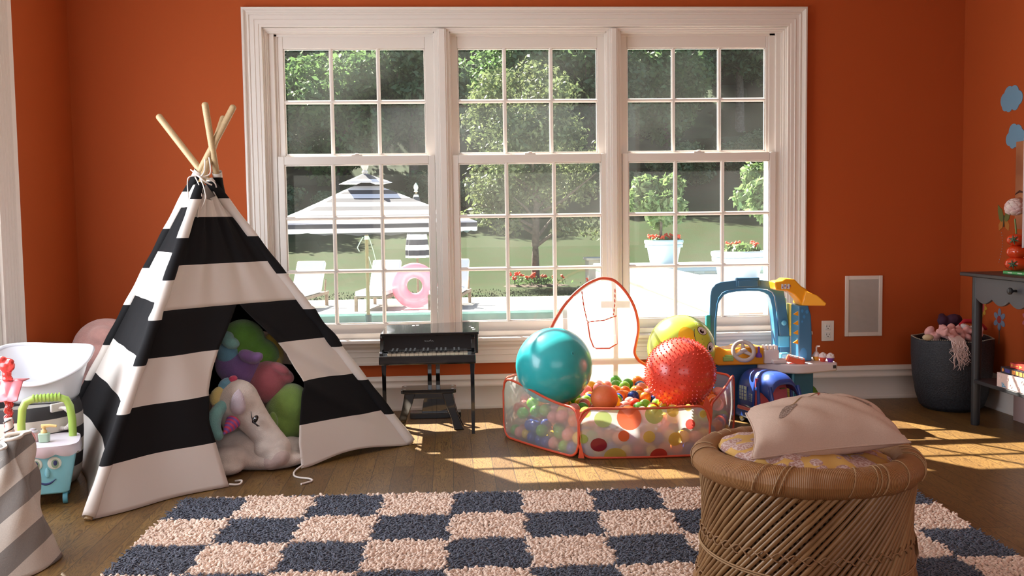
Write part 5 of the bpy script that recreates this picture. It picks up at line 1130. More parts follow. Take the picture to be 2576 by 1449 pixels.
# dashboard
m = MB(); m.prism([(1.322, .290), (1.322, .335), (1.335, .362), (1.36, .372), (1.38, .362), (1.40, .352), (1.44, .356), (1.47, .366), (1.56, .366), (1.63, .352), (1.66, .335), (1.66, .292), (1.60, .276), (1.36, .276)], -.47, -.31, fn); obj('dashboard', m, T_or, kit, bevel=.007)
m = MB().box(1.38-KX, 1.435-KX, -.477-KY, -.465-KY, .297, .322); m.box(1.39-KX, 1.43-KX, -.475-KY, -.46-KY, .32, .33); obj('green_button', m, mat('toy_leaf', (.30, .50, .14), .4), kit, bevel=.004)
m = MB(); c = Vector(K(1.478, -.50, .352)); Mw = (Rm(-.95, 0, -.15)).to_4x4(); Mw = Rm(1.0, 0, -.1).to_4x4()
m.tube([c + (Mw @ Vector((.052*math.cos(a*PI/16), .052*math.sin(a*PI/16), 0))) for a in range(32)], .0105, 12, closed=True)
for a in (PI*.5+.0, PI*1.17, PI*1.83): m.tube([c, c + (Mw @ Vector((.048*math.cos(a), .048*math.sin(a), 0)))], [.011, .008], 8)
m.ell(c, (.020, .012, .020), Mw.to_3x3(), 16, 10); obj('steering_wheel', m, T_gy, kit)
m = MB().lathe([(.016, 0), (.017, .008), (.012, .018), (.006, .024), (.005, .05), (.006, .054), (0, .056)], K(1.560, -.492, .318), 14); obj('gear_lever', m, T_pu, kit)
# counter
m = MB(); cp = [(1.60, -.30), (1.57, -.44), (1.68, -.52), (1.735, -.555), (1.80, -.55), (1.95, -.53), (1.965, -.50), (1.965, -.30)]
v0 = [K(x, y, .236 + (.008 if x > 1.9 else 0)) for x, y in cp]; v1 = [K(x, y, .284) for x, y in cp]; k = len(cp); m.add(v0+v1, [tuple(range(k-1, -1, -1)), tuple(range(k, 2*k))] + [(i, (i+1) % k, k+(i+1) % k, k+i) for i in range(k)]); obj('counter', m, T_wh, kit, bevel=.007)
m = MB().box(1.930-KX, 1.946-KX, -.5345-KY, -.525-KY, .258, .274); obj('slot', m, M_dark, kit)
R_ = Matrix.Translation(K(1.745, -.50, .290)) @ Matrix.Rotation(-.25, 4, 'Z') @ Matrix.Rotation(.25, 4, 'Y') @ Matrix.Rotation(.15, 4, 'X')
m = frust(MB(), -.048, .048, -.032, .032, 0, -.044, .044, -.028, .028, .026, rad=.012); o = obj('cash_register', m, T_rd, kit, bevel=.004); o.matrix_local = R_
m = MB()
for i in range(3):
    for j in range(2): m.box(-.034+i*.024, -.014+i*.024, -.022+j*.022, -.004+j*.022, .0262, .0285)
o = obj('register_keys', m, T_wh, kit, bevel=.002); o.matrix_local = R_
m = MB(); m.box(1.590-KX, 1.665-KX, -.492-KY, -.43-KY, .284, .352)
for i in range(4): m.box(1.593-KX+i*.019, 1.603-KX+i*.019, -.490-KY, -.432-KY, .345, .374)
obj('toast_rack', m, T_wh, kit, bevel=.003)
m = MB().box(1.625-KX, 1.70-KX, -.515-KY, -.465-KY, .284, .306); obj('scanner_block', m, T_wh, kit, bevel=.006)
m = MB().box(1.655-KX, 1.695-KX, -.50-KY, -.47-KY, .3065, .3085); obj('speaker_grid', m, T_gy, kit)
m = MB().box(1.70-KX, 1.745-KX, -.42-KY, -.38-KY, .284, .325); obj('blue_tap', m, T_lb, kit, bevel=.006)
# lower cabinet
m = MB(); m.box(1.752-KX, 1.853-KX, -.47-KY, -.33-KY, 0, .24); obj('cabinet_post', m, mat('toy_deep_teal', (.03, .18, .27), .4), kit, bevel=.006)
m = MB(); m.box(1.58-KX, 1.752-KX, -.31-KY, -.29-KY, 0, .28); m.box(1.355-KX, 1.60-KX, -.40-KY, -.30-KY, 0, .28); obj('lower_panel', m, mat('toy_navy', (.03, .13, .33), .4), kit, bevel=.004)
m = MB(); m.box(1.66-KX, 1.752-KX, -.43-KY, -.31-KY, .155, .165); m.box(1.655-KX, 1.668-KX, -.44-KY, -.31-KY, 0, .236); m.box(1.738-KX, 1.752-KX, -.475-KY, -.31-KY, 0, .236); obj('shelf', m, T_lb, kit, bevel=.003)
m = MB(); m.prism([(1.70, .165), (1.735, .155), (1.755, .06), (1.735, .0), (1.70, .0), (1.725, .07)], -.46, -.42, fn); m.box(1.69-KX, 1.76-KX, -.47-KY, -.40-KY, .125, .14); obj('yellow_chute', m, T_ye, kit, bevel=.004)
m = MB(); m.prism([(1.853, .0), (1.853, .155), (1.885, .15), (1.915, .125), (1.94, .08), (1.952, .0)], -.34, -.31, fn); obj('green_base', m, mat('toy_grass', (.10, .26, .02), .4), kit, bevel=.004)
def treat(label, x, y, c, kind):
    t = thing('toy_treat', label, 'toy food', (x, y, .284)); m = MB().lathe([(.012, 0), (.019, .018), (.020, .022), (0, .023)], n=20); obj('cup', m, mat('cup_'+kind, c, .35), t)
    m = MB().lathe([(.020, .022), (.021, .027), (.014, .036), (.014, .039), (.007, .046), (0, .048)], n=20)
    if kind == 'orange': m.tube([(0, 0, .045), (0, 0, .068), (.004, 0, .074), (.018, 0, .075)], .0045, 8)
    else:
        for i in range(6): a = i*PI/3; m.ell((.012*math.cos(a), .012*math.sin(a), .034), .0075, None, 8, 6)
    obj('topping', m, T_wh, t); return t
treat('white-topped orange toy drink cup with bent straw on the toy kitchen counter end', 1.885, -.42, (.80, .40, .05), 'orange')
treat('white-topped red toy cupcake between the orange cup and the purple one', 1.905, -.46, (.70, .10, .05), 'red')
treat('white-topped purple toy cupcake at the counter corner nearest the outlet', 1.935, -.485, (.20, .05, .32), 'purple')
# ------------------------------------------------------------------ blue toy van
van = thing('toy_van', 'rounded blue toy camper van with open cab and rose interior beside the ball pit', 'toy vehicle', (1.575, -.60, 0), .30)
V_b = mat('van_blue', (.025, .075, .36), .3, coat=.3); V_p = mat('van_rose', (.72, .16, .22), .4); V_w = mat('van_window', (.52, .62, .50), .35)
def sec(y, w, h, z0): 
    out = []
    for i in range(25):
        a = PI*i/24; e = 3.0; c_, s_ = math.cos(a), math.sin(a); k = (abs(c_)**e + abs(s_)**e)**(-1/e); out.append((w*k*c_, y, z0 + h*k*s_))
    return out
secs = [(.15, .02, .05, .15), (.148, .07, .13, .10), (.14, .085, .165, .085), (.11, .095, .188, .075), (.0, .098, .198, .07), (-.02, .098, .198, .07)]
m = MB(); vv = []; ff = [tuple(range(25))]
for i, s_ in enumerate(secs):
    vv += sec(*s_)
    if i: ff += [((i-1)*25+j, (i-1)*25+j+1, i*25+j+1, i*25+j) for j in range(24)]
m.add(vv, ff); obj('body_shell', m, V_b, van, solid=.004, angle=60)
# roof over the cab
m = MB(); S0 = sec(-.02, .098, .198, .07)[4:21]; S1 = [(x*.99, -.08, z-.008) for x, _, z in S0]; S2 = [(x*.95, -.12, z-.030) for x, _, z in S0]; S3 = [(x*.90, -.135, z-.052) for x, _, z in S0]
m.add(S0+S1+S2+S3, [(i*17+j, i*17+j+1, i*17+17+j+1, i*17+17+j) for i in range(3) for j in range(16)])
obj('roof', m, V_b, van, solid=.005, angle=70)
for s in (-1, 1):
    m = MB().tube([(s*.080, -.125, .205), (s*.082, -.145, .15), (s*.085, -.150, .06)], [.009, .010, .012], 10); obj('window_pillar', m, V_b, van)
    m = MB().tube([(s*.095, -.05, .22), (s*.096, -.055, .15), (s*.096, -.06, .06)], [.008, .008, .01], 10); obj('window_pillar', m, V_b, van)
m = MB().box(-.092, .092, -.025, -.018, .03, .235); obj('cab_back', m, V_p, van)
m = MB().box(-.09, .09, -.14, -.02, .045, .055); m.box(-.07, .07, -.085, -.035, .055, .085); obj('cab_floor', m, V_p, van, bevel=.005)
m = MB(); m.box(-.100, .100, -.155, .145, .022, .075); obj('chassis', m, V_b, van, bevel=.012, seg=3)
m = MB(); m.box(-.1025, .1025, -.158, .12, .064, .082); obj('rose_band', m, mat('van_coral', (.78, .20, .18), .4), van, bevel=.003)
m = MB(); c = Vector((.03, -.10, .115)); m.tube([c+Rm(1.0) @ Vector((.022*math.cos(a*PI/10), .022*math.sin(a*PI/10), 0)) for a in range(20)], .0025, 6, closed=True); m.tube([c, c+Vector((0, -.02, -.04))], .003, 6); obj('steering_wheel', m, M_black, van)
m = MB().box(-.015, .015, -.118, -.112, .190, .197); obj('mirror', m, M_black, van)
def winp(y0, y1, z0, z1):
    w = thing('side_window', None, None); w.parent = van
    m = MB().box(-.1015, -.096, y0, y1, z0, z1); obj('pane', m, V_w, w, bevel=.008)
    m = MB(); 
    for k in range(1, 3): y = y0+(y1-y0)*k/3; m.box(-.1030, -.1008, y-.0012, y+.0012, z0, z1)
    for k in range(1, 4): z = z0+(z1-z0)*k/4; m.box(-.1030, -.1008, y0, y1, z-.0012, z+.0012)
    obj('bars', m, V_b, w)
winp(.045, .105, .115, .185); winp(-.005, .020, .115, .155)
for x in (-.085, .085):
    for y in (-.105, .09): 
        w = obj('wheel', MB().lathe([(0, -.011), (.021, -.011), (.024, -.006), (.024, .006), (.021, .011), (0, .011)], (x, y, .0245), 24, M=Rm(0, PI/2).to_4x4()), M_black, van); 
        obj('hub', MB().lathe([(0, -.013), (.009, -.013), (.009, .013), (0, .013)], (x, y, .0245), 16, M=Rm(0, PI/2).to_4x4()), T_ye, w)

# ------------------------------------------------------------------ woven cane stool with cushion and pillow
MC = Vector((.962, -2.79)); ST = .405
stool = thing('cane_stool', 'round drum-shaped cane stool with a thick cord-wrapped rim standing on the rug', 'stool', (MC.x, MC.y, 0.012))
def prof_r(z): # body radius by height
    t = z/.36; return .262 + .030*(1-t)**3 + .020*t**2.5
M_cane, N, L, b = nodes_mat('cane_rods'); geo = N.new('ShaderNodeNewGeometry'); tcn = N.new('ShaderNodeTexCoord'); nz = N.new('ShaderNodeTexNoise'); nz.inputs['Scale'].default_value = 30; L.new(tcn.outputs['Object'], nz.inputs['Vector'])
c = mixc(N, L, geo.outputs['Random Per Island'], (.42, .235, .095), (.27, .135, .05)); c = mixc(N, L, math_node(N, L, 'MULTIPLY', nz.outputs[0], .6), c, (.16, .08, .032)); L.new(c, b.inputs['Base Color']); b.inputs['Roughness'].default_value = .42
def rod(m, a0, z0, z1, sh, r, rad_off, seed, nseg=9):
    rr = random.Random(seed); pts = []; rs = []
    for i in range(nseg+1):
        t = i/nseg; z = z0 + (z1-z0)*t; a = a0 + sh*t; R_ = prof_r(z) + rad_off + rr.uniform(-.0006, .0006); pts.append((R_*math.cos(a), R_*math.sin(a), z)); rs.append(r*(1.18 if (i + seed) % 4 == 0 else 1.0))
    m.tube(pts, rs, 7)
m = MB(); NR = 92
for i in range(NR): rod(m, 2*PI*i/NR + random.uniform(-.012, .012), .008, .352, 1.12, .0062*random.uniform(.85, 1.1), .004, i, 16)
obj('outer_rods', m, M_cane, stool)
M_cane_d = mat('inner_cane', (.20, .10, .04), .6, noise=.4, nscale=30)
m = MB()
for i in range(70): rod(m, 2*PI*i/70, .008, .352, -1.12, .006, -.011, i+200, 10)
obj('inner_rods', m, M_cane_d, stool)
m = MB(); m.grid(lambda u, v: ((prof_r(.01+.34*v)-.026)*math.cos(2*PI*u), (prof_r(.01+.34*v)-.026)*math.sin(2*PI*u), .01+.34*v), 64, 8, closed_u=True); obj('lining', m, mat('dark_weave', (.07, .035, .016), .9), stool)
M_cord, N, L, b = nodes_mat('wrapped_cord'); tcn = N.new('ShaderNodeTexCoord'); sp_ = N.new('ShaderNodeSeparateXYZ'); L.new(tcn.outputs['Object'], sp_.inputs[0])
an = math_node(N, L, 'ARCTAN2', sp_.outputs[1], sp_.outputs[0]); nz = N.new('ShaderNodeTexNoise'); nz.inputs['Scale'].default_value = 10; nz.inputs['Detail'].default_value = 4; L.new(tcn.outputs['Object'], nz.inputs['Vector'])
wv_ = math_node(N, L, 'SINE', math_node(N, L, 'MULTIPLY_ADD', nz.outputs[0], 9.0, math_node(N, L, 'MULTIPLY', an, 420.0)))
c = mixc(N, L, nz.outputs[0], (.56, .27, .09), (.38, .16, .048)); c = mixc(N, L, math_node(N, L, 'MULTIPLY_ADD', wv_, -.22, .22), c, (.16, .07, .025)); L.new(c, b.inputs['Base Color']); b.inputs['Roughness'].default_value = .55
bp = N.new('ShaderNodeBump'); bp.inputs['Strength'].default_value = .7; bp.inputs['Distance'].default_value = .0025; L.new(wv_, bp.inputs['Height']); L.new(bp.outputs[0], b.inputs['Normal'])
def torus(m, R_, r, z, n=200, k=18, wob=.0, sx=1.0, sz=1.0, seed=0):
    rr = random.Random(seed); ph = [rr.uniform(0, 6) for _ in range(4)]
    def f(u, v):
        a = 2*PI*u; q = 2*PI*v; w = 1 + wob*(math.sin(23*a+ph[0]) + .6*math.sin(41*a+ph[1]) + .5*math.sin(7*a+ph[2])); return ((R_+r*sx*w*math.cos(q))*math.cos(a), (R_+r*sx*w*math.cos(q))*math.sin(a), z + r*sz*w*math.sin(q))
    m.grid(lambda u, v: f(u, v), n, k, closed_u=True); return m
m = torus(MB(), .266, .041, .355, 260, 20, .022, 1.0, .95, 3); obj('rim', m, M_cord, stool, angle=180)
m = MB()
for i in range(26):
    a = random.uniform(0, 2*PI); pts = []
    for j in range(13): q = -.6 + 2.6*j/12; pts.append(((.266+.0425*math.cos(q))*math.cos(a+.01*j), (.266+.0425*math.cos(q))*math.sin(a+.01*j), .355+.0405*math.sin(q)))
    m.tube(pts, .0016, 5)
obj('binding_twine', m, mat('twine', (.42, .25, .12), .8), stool)
m = torus(MB(), .262, .020, .322, 200, 12, .03, .8, 1, 4); obj('under_rim', m, M_cord, stool, angle=180)
m = torus(MB(), .288, .014, .014, 200, 10, .05, 1, 1, 5); obj('foot_ring', m, M_cord, stool, angle=180)
m = MB()
for zz, amp, k in ((.168, .006, 46), (.158, -.006, 46), (.05, .005, 46), (.042, -.005, 46)):
    m.tube([((prof_r(zz)+.0095+.003*math.sin(k*2*PI*i/368+1.5))*math.cos(2*PI*i/368), (prof_r(zz)+.0095+.003*math.sin(k*2*PI*i/368+1.5))*math.sin(2*PI*i/368), zz+amp*math.sin(k*2*PI*i/368)) for i in range(368)], .0022, 5, closed=True)
obj('woven_band', m, mat('band_twine', (.30, .16, .07), .7), stool)
m = MB()
for dz in (0, .006): m.tube([((prof_r(.11)+.0115)*math.cos(2*PI*i/120), (prof_r(.11)+.0115)*math.sin(2*PI*i/120), .112 + dz - .014*math.cos(2*PI*i/120+.9)) for i in range(120)], .0024, 5, closed=True)
obj('twine_ring', m, MATS['twine'], stool)
m = MB()
for i in range(9):
    a = -.25 + .012*i; m.tube([(.275*math.cos(a), .275*math.sin(a), .19), (.292*math.cos(a), .292*math.sin(a), .15), (.300*math.cos(a+.02), .300*math.sin(a+.02), .10-.004*i)], [.0016, .0013, .0005], 5)
obj('frayed_cord', m, MATS['twine'], stool)
m = MB().lathe([(.235, .335), (.12, .325), (0, .322)], n=48); obj('seat_webbing', m, M_cane_d, stool)
# seat cushion
M_seat, N, L, b = nodes_mat('floral_cushion'); tcn = N.new('ShaderNodeTexCoord'); vo = N.new('ShaderNodeTexVoronoi'); vo.inputs['Scale'].default_value = 19; L.new(tcn.outputs['Object'], vo.inputs['Vector'])
v2 = N.new('ShaderNodeTexNoise'); v2.inputs['Scale'].default_value = 150; L.new(tcn.outputs['Object'], v2.inputs['Vector']); nz = N.new('ShaderNodeTexNoise'); nz.inputs['Scale'].default_value = 16; nz.inputs['Detail'].default_value = 3; L.new(tcn.outputs['Object'], nz.inputs['Vector'])
g = math_node(N, L, 'LESS_THAN', math_node(N, L, 'MULTIPLY_ADD', nz.outputs[0], .35, vo.outputs['Distance']), .70)
pk = mixc(N, L, math_node(N, L, 'GREATER_THAN', v2.outputs[0], .5), (.60, .44, .40), (.42, .23, .19)); L.new(mixc(N, L, g, (.62, .36, .10), pk), b.inputs['Base Color']); b.inputs['Roughness'].default_value = .9
cu_ = thing('seat_cushion', 'round floral yellow and pink seat cushion lying inside the cane stool rim', 'cushion', (MC.x, MC.y, .348))
def cush(u, v):
    a = 2*PI*u; q = PI*(v-.5); R_ = .218; r = R_ + .012*math.cos(q)
    if v < .5: rad = r*(math.cos(q)**.25 if math.cos(q) > 1e-6 else 0)
    else: rad = r*(math.cos(q)**.35 if math.cos(q) > 1e-6 else 0)
    k = rad/R_; z = .026*math.sin(q)*(1 if v < .5 else 1.3) + .030 + (.005*math.sin(9*a+2)*k*math.sin(PI*min(1, k)) + .004*math.sin(17*a)*k**3 if v > .5 else 0)
    return (rad*math.cos(a), rad*math.sin(a), z + (.02*math.cos(a-3.4)*k))
m = MB().grid(cush, 96, 30, closed_u=True); obj('pad', m, M_seat, cu_, angle=180)
m = MB().tube([(.229*math.cos(2*PI*i/80), .229*math.sin(2*PI*i/80), .031+.02*math.cos(2*PI*i/80-3.4)) for i in range(80)], .0035, 6, closed=True); obj('piping', m, M_seat, cu_)
# throw pillow
M_linen, N, L, b = nodes_mat('linen'); tcn = N.new('ShaderNodeTexCoord'); w1 = N.new('ShaderNodeTexNoise'); w1.inputs['Scale'].default_value = 400; mp = N.new('ShaderNodeMapping'); mp.inputs['Scale'].default_value = (1, .08, 1); L.new(tcn.outputs['Object'], mp.inputs[0]); L.new(mp.outputs[0], w1.inputs['Vector'])
L.new(mixc(N, L, w1.outputs[0], (.62, .44, .345), (.50, .345, .265)), b.inputs['Base Color']); b.inputs['Roughness'].default_value = .9; bp = N.new('ShaderNodeBump'); bp.inputs['Strength'].default_value = .25; bp.inputs['Distance'].default_value = .002; L.new(w1.outputs[0], bp.inputs['Height']); L.new(bp.outputs[0], b.inputs['Normal'])
PX, PY, PZ = .972, -2.845, .432
pil = thing('throw_pillow', 'plump pale linen pillow with crossed feather print lying on the cane stool', 'pillow', (PX, PY, .395))
CN = [(-.212, -.115, .018), (.196, -.135, .055), (.217, .115, .085), (-.150, .140, .085)]     # front left, front right, back right, back left
def pbase(u, v):
    a = Vector(CN[0]).lerp(Vector(CN[1]), u); b_ = Vector(CN[3]).lerp(Vector(CN[2]), u); p = a.lerp(b_, v)
    ed = (1-(2*u-1)**2)*(1-(2*v-1)**2); pin = .022*math.sin(PI*u)*(2*v-1) ; pin2 = .018*math.sin(PI*v)*(2*u-1); return Vector((p.x - pin2, p.y - pin, p.z)), ed
def ptop(u, v):
    p, ed = pbase(u, v); h = .088*max(0, ed)**.42; w = .0030*math.sin(30*u+8*v)*(1-ed) + .003*math.sin(22*(u+v)); return (p.x, p.y, p.z + h + w*(ed > .02))
def pbot(u, v):
    p, ed = pbase(u, v); h = .050*max(0, ed)**.5; return (p.x, p.y, max(p.z - h, .012 + .0*u) if ed > .01 else p.z)
m = MB().grid(ptop, 48, 40).grid(pbot, 48, 40); obj('pillow_case', m, M_linen, pil, angle=180)
ed_ = [pbase(i/20, 0)[0] for i in range(21)] + [pbase(1, i/20)[0] for i in range(1, 21)] + [pbase(1-i/20, 1)[0] for i in range(1, 21)] + [pbase(0, 1-i/20)[0] for i in range(1, 20)]
obj('seam', MB().tube(ed_, .0028, 6, closed=True), M_linen, pil)
M_fe = mat('feather_print', (.13, .075, .05), .9, noise=.6, nscale=240, col2=(.42, .30, .24)); M_sh = mat('feather_shaft', (.22, .12, .035), .9); M_rib = mat('ribbon_print', (.30, .045, .02), .9)
def onp(u, v, l=.0012): p = Vector(ptop(u, v)); return p + Vector((0, -.3, 1)).normalized()*l
def strip(m, pts, ws):
    n = len(pts); v = []
    for i, (u, w_) in enumerate(zip(pts, ws)):
        a = Vector(pts[max(0, i-1)]); b_ = Vector(pts[min(n-1, i+1)]); d = (b_-a).normalized(); nn = Vector((-d.y, d.x)); v += [onp(*(Vector(u)+nn*w_*t)) for t in (-1, 0, 1)]
    m.add(v, [(i*3+k, i*3+k+1, (i+1)*3+k+1, (i+1)*3+k) for i in range(n-1) for k in range(2)])
m = MB(); strip(m, [(.50-.24*i/14, .70-.26*(i/14)**1.3) for i in range(15)], [.006]*15); strip(m, [(.54+.34*i/14, .70-.16*(i/14)**1.4) for i in range(15)], [.005]*15); obj('feather_shafts', m, M_sh, pil)
m = MB(); strip(m, [(.30-.115*i/10, .48-.20*i/10) for i in range(11)], [.004+.042*math.sin(PI*min(1, (i+.4)/10.6))**.6 for i in range(11)]); strip(m, [(.76+.13*i/10, .62-.12*i/10) for i in range(11)], [.002+.022*math.sin(PI*min(1, (i+.4)/10.6))**.6 for i in range(11)]); obj('feather_vanes', m, M_fe, pil)
m = MB(); strip(m, [(.485, .68), (.50, .71), (.52, .71), (.54, .70), (.56, .71)], [.010, .014, .012, .014, .006]); strip(m, [(.505, .70), (.50, .66), (.49, .62)], [.008, .007, .003]); obj('ribbon_knot', m, M_rib, pil)

# ------------------------------------------------------------------ black side table with scalloped drawer
M_bk = mat('charcoal_paint', (.022, .023, .026), .42, bump=.05, bscale=40); M_bk2 = mat('charcoal_face', (.07, .072, .08), .45)
TX0, TX1, TY0, TY1 = 2.50, 2.864, -1.75, -.69
tb = thing('side_table', 'dark grey wooden side table with scalloped drawer front and lower shelf against the right wall', 'table', (2.68, -1.22, 0))
B = lambda x, y, z: (x-2.68, y+1.22, z)
m = MB().box(TX0-2.68, TX1-2.68, TY0+1.22, TY1+1.22, .728, .747); obj('tabletop', m, M_bk, tb, bevel=.004)
for x in (2.552, 2.822):
    for y in (-.765, -1.68): m = MB().lathe([(.019, 0), (.021, .01), (.021, .2), (.024, .55), (.024, .728)], B(x, y, 0), 20); obj('leg', m, M_bk, tb)
def scal(u0, u1, n, zt, zb, d):
    p = [(u0, zt), (u0, zb)]
    for i in range(n):
        a, c = u0+(u1-u0)*i/n, u0+(u1-u0)*(i+1)/n
        for k in range(1, 9): p.append((a+(c-a)*k/9, zb - d*math.sin(PI*k/9)))
        if i < n-1: p.append((c, zb))
    p += [(u1, zb), (u1, zt)]; return p
m = MB().prism(scal(-1.655+1.22, -.79+1.22, 6, .728, .628, .026), 2.528-2.68, 2.542-2.68, lambda u, v, w: (w, u, v)); obj('scalloped_apron', m, M_bk2, tb, bevel=.001)
m = MB().box(2.522-2.68, 2.530-2.68, -1.56+1.22, -.90+1.22, .645, .715); 
m = MB().box(2.56-2.68, 2.82-2.68, -.795+1.22, -.78+1.22, .64, .728); obj('side_apron', m, M_bk, tb, bevel=.001)
m = MB().lathe([(.006, 0), (.005, .012), (.008, .018), (.015, .024), (.016, .032), (.011, .039), (0, .041)], n=24, M=Rm(0, -PI/2).to_4x4()); o = obj('drawer_knob', m, M_bk, tb); o.location = B(2.528, -1.135, .683)
m = MB().box(2.535-2.68, 2.84-2.68, -1.70+1.22, -.75+1.22, .208, .226); obj('shelf', m, M_bk, tb, bevel=.003)
# books on the shelf
def book(label, x0, x1, y0, y1, z, h, cc, name='book', pages=True):
    t = thing(name, label, 'book', ((x0+x1)/2, (y0+y1)/2, z)); w, l = (x1-x0)/2, (y1-y0)/2
    m = MB(); m.box(-w, w, -l, l, 0, .003); m.box(-w, w, -l, l, h-.003, h); m.box(-w, -w+.004, -l, l, 0, h); obj('cover', m, cc, t, bevel=.001)
    m = MB().box(-w+.004, w-.003, -l+.003, l-.003, .003, h-.003); obj('pages', m, mat('paper_pages', (.70, .66, .58), .8), t, smooth=False); return t, w, l
M_box = mat('blush_box', (.66, .50, .47), .7); 
t = thing('patterned_box', 'pale pink patterned box at the bottom of the pile on the table shelf', 'box', (2.66, -1.18, .226))
m = MB().box(-.12, .12, -.21, .21, 0, .066); obj('body', m, M_box, t, bevel=.002)
m = MB(); 
for y in (-.15, -.09, -.03, .03, .09, .15):
    for z in (.018, .048): m.tube([(-.1206, y+(.0 if z < .03 else .03)+.008*math.cos(a*PI/8), z+.008*math.sin(a*PI/8)) for a in range(16)], .0012, 4, closed=True)
obj('ring_pattern', m, mat('blush_light', (.74, .62, .60), .7), t)
m = MB(); m.add([(-.1208, .165, .004), (-.1208, .130, .006), (-.1208, .150, .020), (-.1208, .168, .026)], [(0, 1, 2, 3)]); obj('blue_sticker', m, mat('sticker_blue', (.10, .32, .50), .5), t, smooth=False)
M_bd = mat('dark_cover', (.035, .03, .04), .4); t, w, l = book('black book with orange and blue spine in the middle of the shelf pile', 2.55, 2.77, -1.40, -.985, .292, .030, M_bd)
m = MB(); m.box(-w-.0008, -w, l-.075, l-.035, .007, .023); obj('spine_panel', m, mat('spine_violet', (.06, .05, .25), .5), t); m = MB().lathe([(.008, 0), (.008, .001), (0, .001)], (-w, l-.018, .015), 16, M=Rm(0, -PI/2).to_4x4()); obj('spine_badge', m, mat('spine_orange', (.66, .25, .06), .5), t)
m = MB()
for k in range(5): m.box(-w-.0008, -w, l-.115-k*.03, l-.092-k*.03, .006, .024)
obj('spine_letters', m, MATS['spine_orange'], t)
M_br = mat('red_cover', (.52, .055, .04), .4); t, w, l = book('red book with yellow spine lettering on top of the shelf pile', 2.56, 2.75, -1.42, -1.045, .323, .026, M_br)
text_obj('spine_title', '— ▸ —', .018, t, (-w-.0006, l-.11, .013), (PI/2, 0, -PI/2), mat('spine_yellow', (.70, .50, .08), .5)) if False else None
m = MB(); m.box(-w-.0008, -w, l-.062, l-.028, .012, .014); m.add([(-w-.0008, l-.074, .020), (-w-.0008, l-.074, .006), (-w-.0008, l-.096, .013)], [(0, 1, 2)]); m.box(-w-.0008, -w, l-.15, l-.112, .008, .018); m.box(-w-.0008, -w, l-.018, l-.010, .008, .018)
obj('spine_lettering', m, mat('spine_yellow', (.70, .50, .08), .5), t)
m = MB().box(-.006, .006, -.36, .0, 0, .185); o = obj('leaning_board', m, mat('blush_board', (.42, .30, .29), .7), None); o.location = (2.80, -.68, .001); tag(o, 'flat rose-grey panel leaning on the floor under the table shelf', 'board')
# green book and tomato vase on top
M_gb = mat('green_cover', (.10, .42, .12), .5); t, w, l = book('thin bright green book lying on the side table under the tomato vase', 2.60, 2.80, -1.30, -.90, .747, .015, M_gb)
m = MB()
for k in range(5): m.box(-w-.0006, -w, l-.075-k*.08, l-.04-k*.08, .005, .010)
obj('spine_marks', m, mat('spine_pale', (.55, .65, .50), .5), t)
vz = thing('tomato_vase', 'glossy vase of three stacked red tomatoes on the green book', 'vase', (2.635, -.95, .762))
M_tom = mat('tomato_glaze', (.62, .055, .012), .12, coat=.5); m = MB()
def tomato(u, v, z0, r, h):
    a = 2*PI*u; q = PI*v; rr_ = r*math.sin(q)**.8*(1+.035*math.cos(6*a)) if 0 < v < 1 else 0; return (rr_*math.cos(a), rr_*math.sin(a), z0 + h*(1-math.cos(q))/2)
for z0, r, h in ((0, .052, .066), (.058, .046, .062), (.116, .046, .058)): m.grid(lambda u, v: tomato(u, v, z0, r, h), 40, 18, closed_u=True)
obj('tomatoes', m, M_tom, vz, angle=180)
M_cal = mat('calyx_green', (.05, .10, .045), .5)
for z0, r in ((.032, .0545), (.146, .0485)):
    m = MB(); cc_ = Vector((-r*.72, -r*.68, z0)); nn = Vector((-.72, -.68, .1)).normalized(); t1 = nn.cross(Vector((0, 0, 1))).normalized(); t2 = t1.cross(nn)
    for k in range(6): a = k*PI/3+.3; d = t1*math.cos(a)+t2*math.sin(a); m.tube([cc_+nn*.003, cc_+d*.012+nn*.004, cc_+d*.024-nn*.003], [.004, .0035, .0008], 6)
    m.tube([cc_, cc_+nn*.014], [.003, .002], 6); obj('calyx', m, M_cal, vz)
fl = thing('ranunculus', 'pale pink round bloom on a green stem standing in the tomato vase', 'flower', (2.635, -.95, .93))
m = MB().tube([(0, 0, -.09), (-.005, .0, .02), (-.012, .0, .075)], .004, 8); obj('stem', m, mat('stem_green', (.16, .24, .08), .5), fl)
m = MB(); c0 = Vector((-.014, 0, .125))
for k in range(46):
    la = math.asin(1-1.75*(k+.5)/46); lo = k*2.4; d = Vector((math.cos(la)*math.cos(lo), math.cos(la)*math.sin(lo), math.sin(la))); q = d.to_track_quat('Z', 'Y').to_matrix(); m.ell(c0+d*.036, (.020, .017, .006), q @ Rm(.35, 0, 0), 10, 6)
m.ell(c0, .036, None, 16, 10); obj('petals', m, mat('petal_pink', (.66, .46, .46), .7, noise=.3, nscale=40, col2=(.72, .60, .55)), fl, angle=180)
m = MB(); m.grid(lambda u, v: (.02+.03*u, (v-.5)*.03*math.sin(PI*min(1, u+.05)), -.03+.10*u-.05*u*u), 10, 6); obj('leaf', m, MATS['stem_green'], fl, solid=.001)
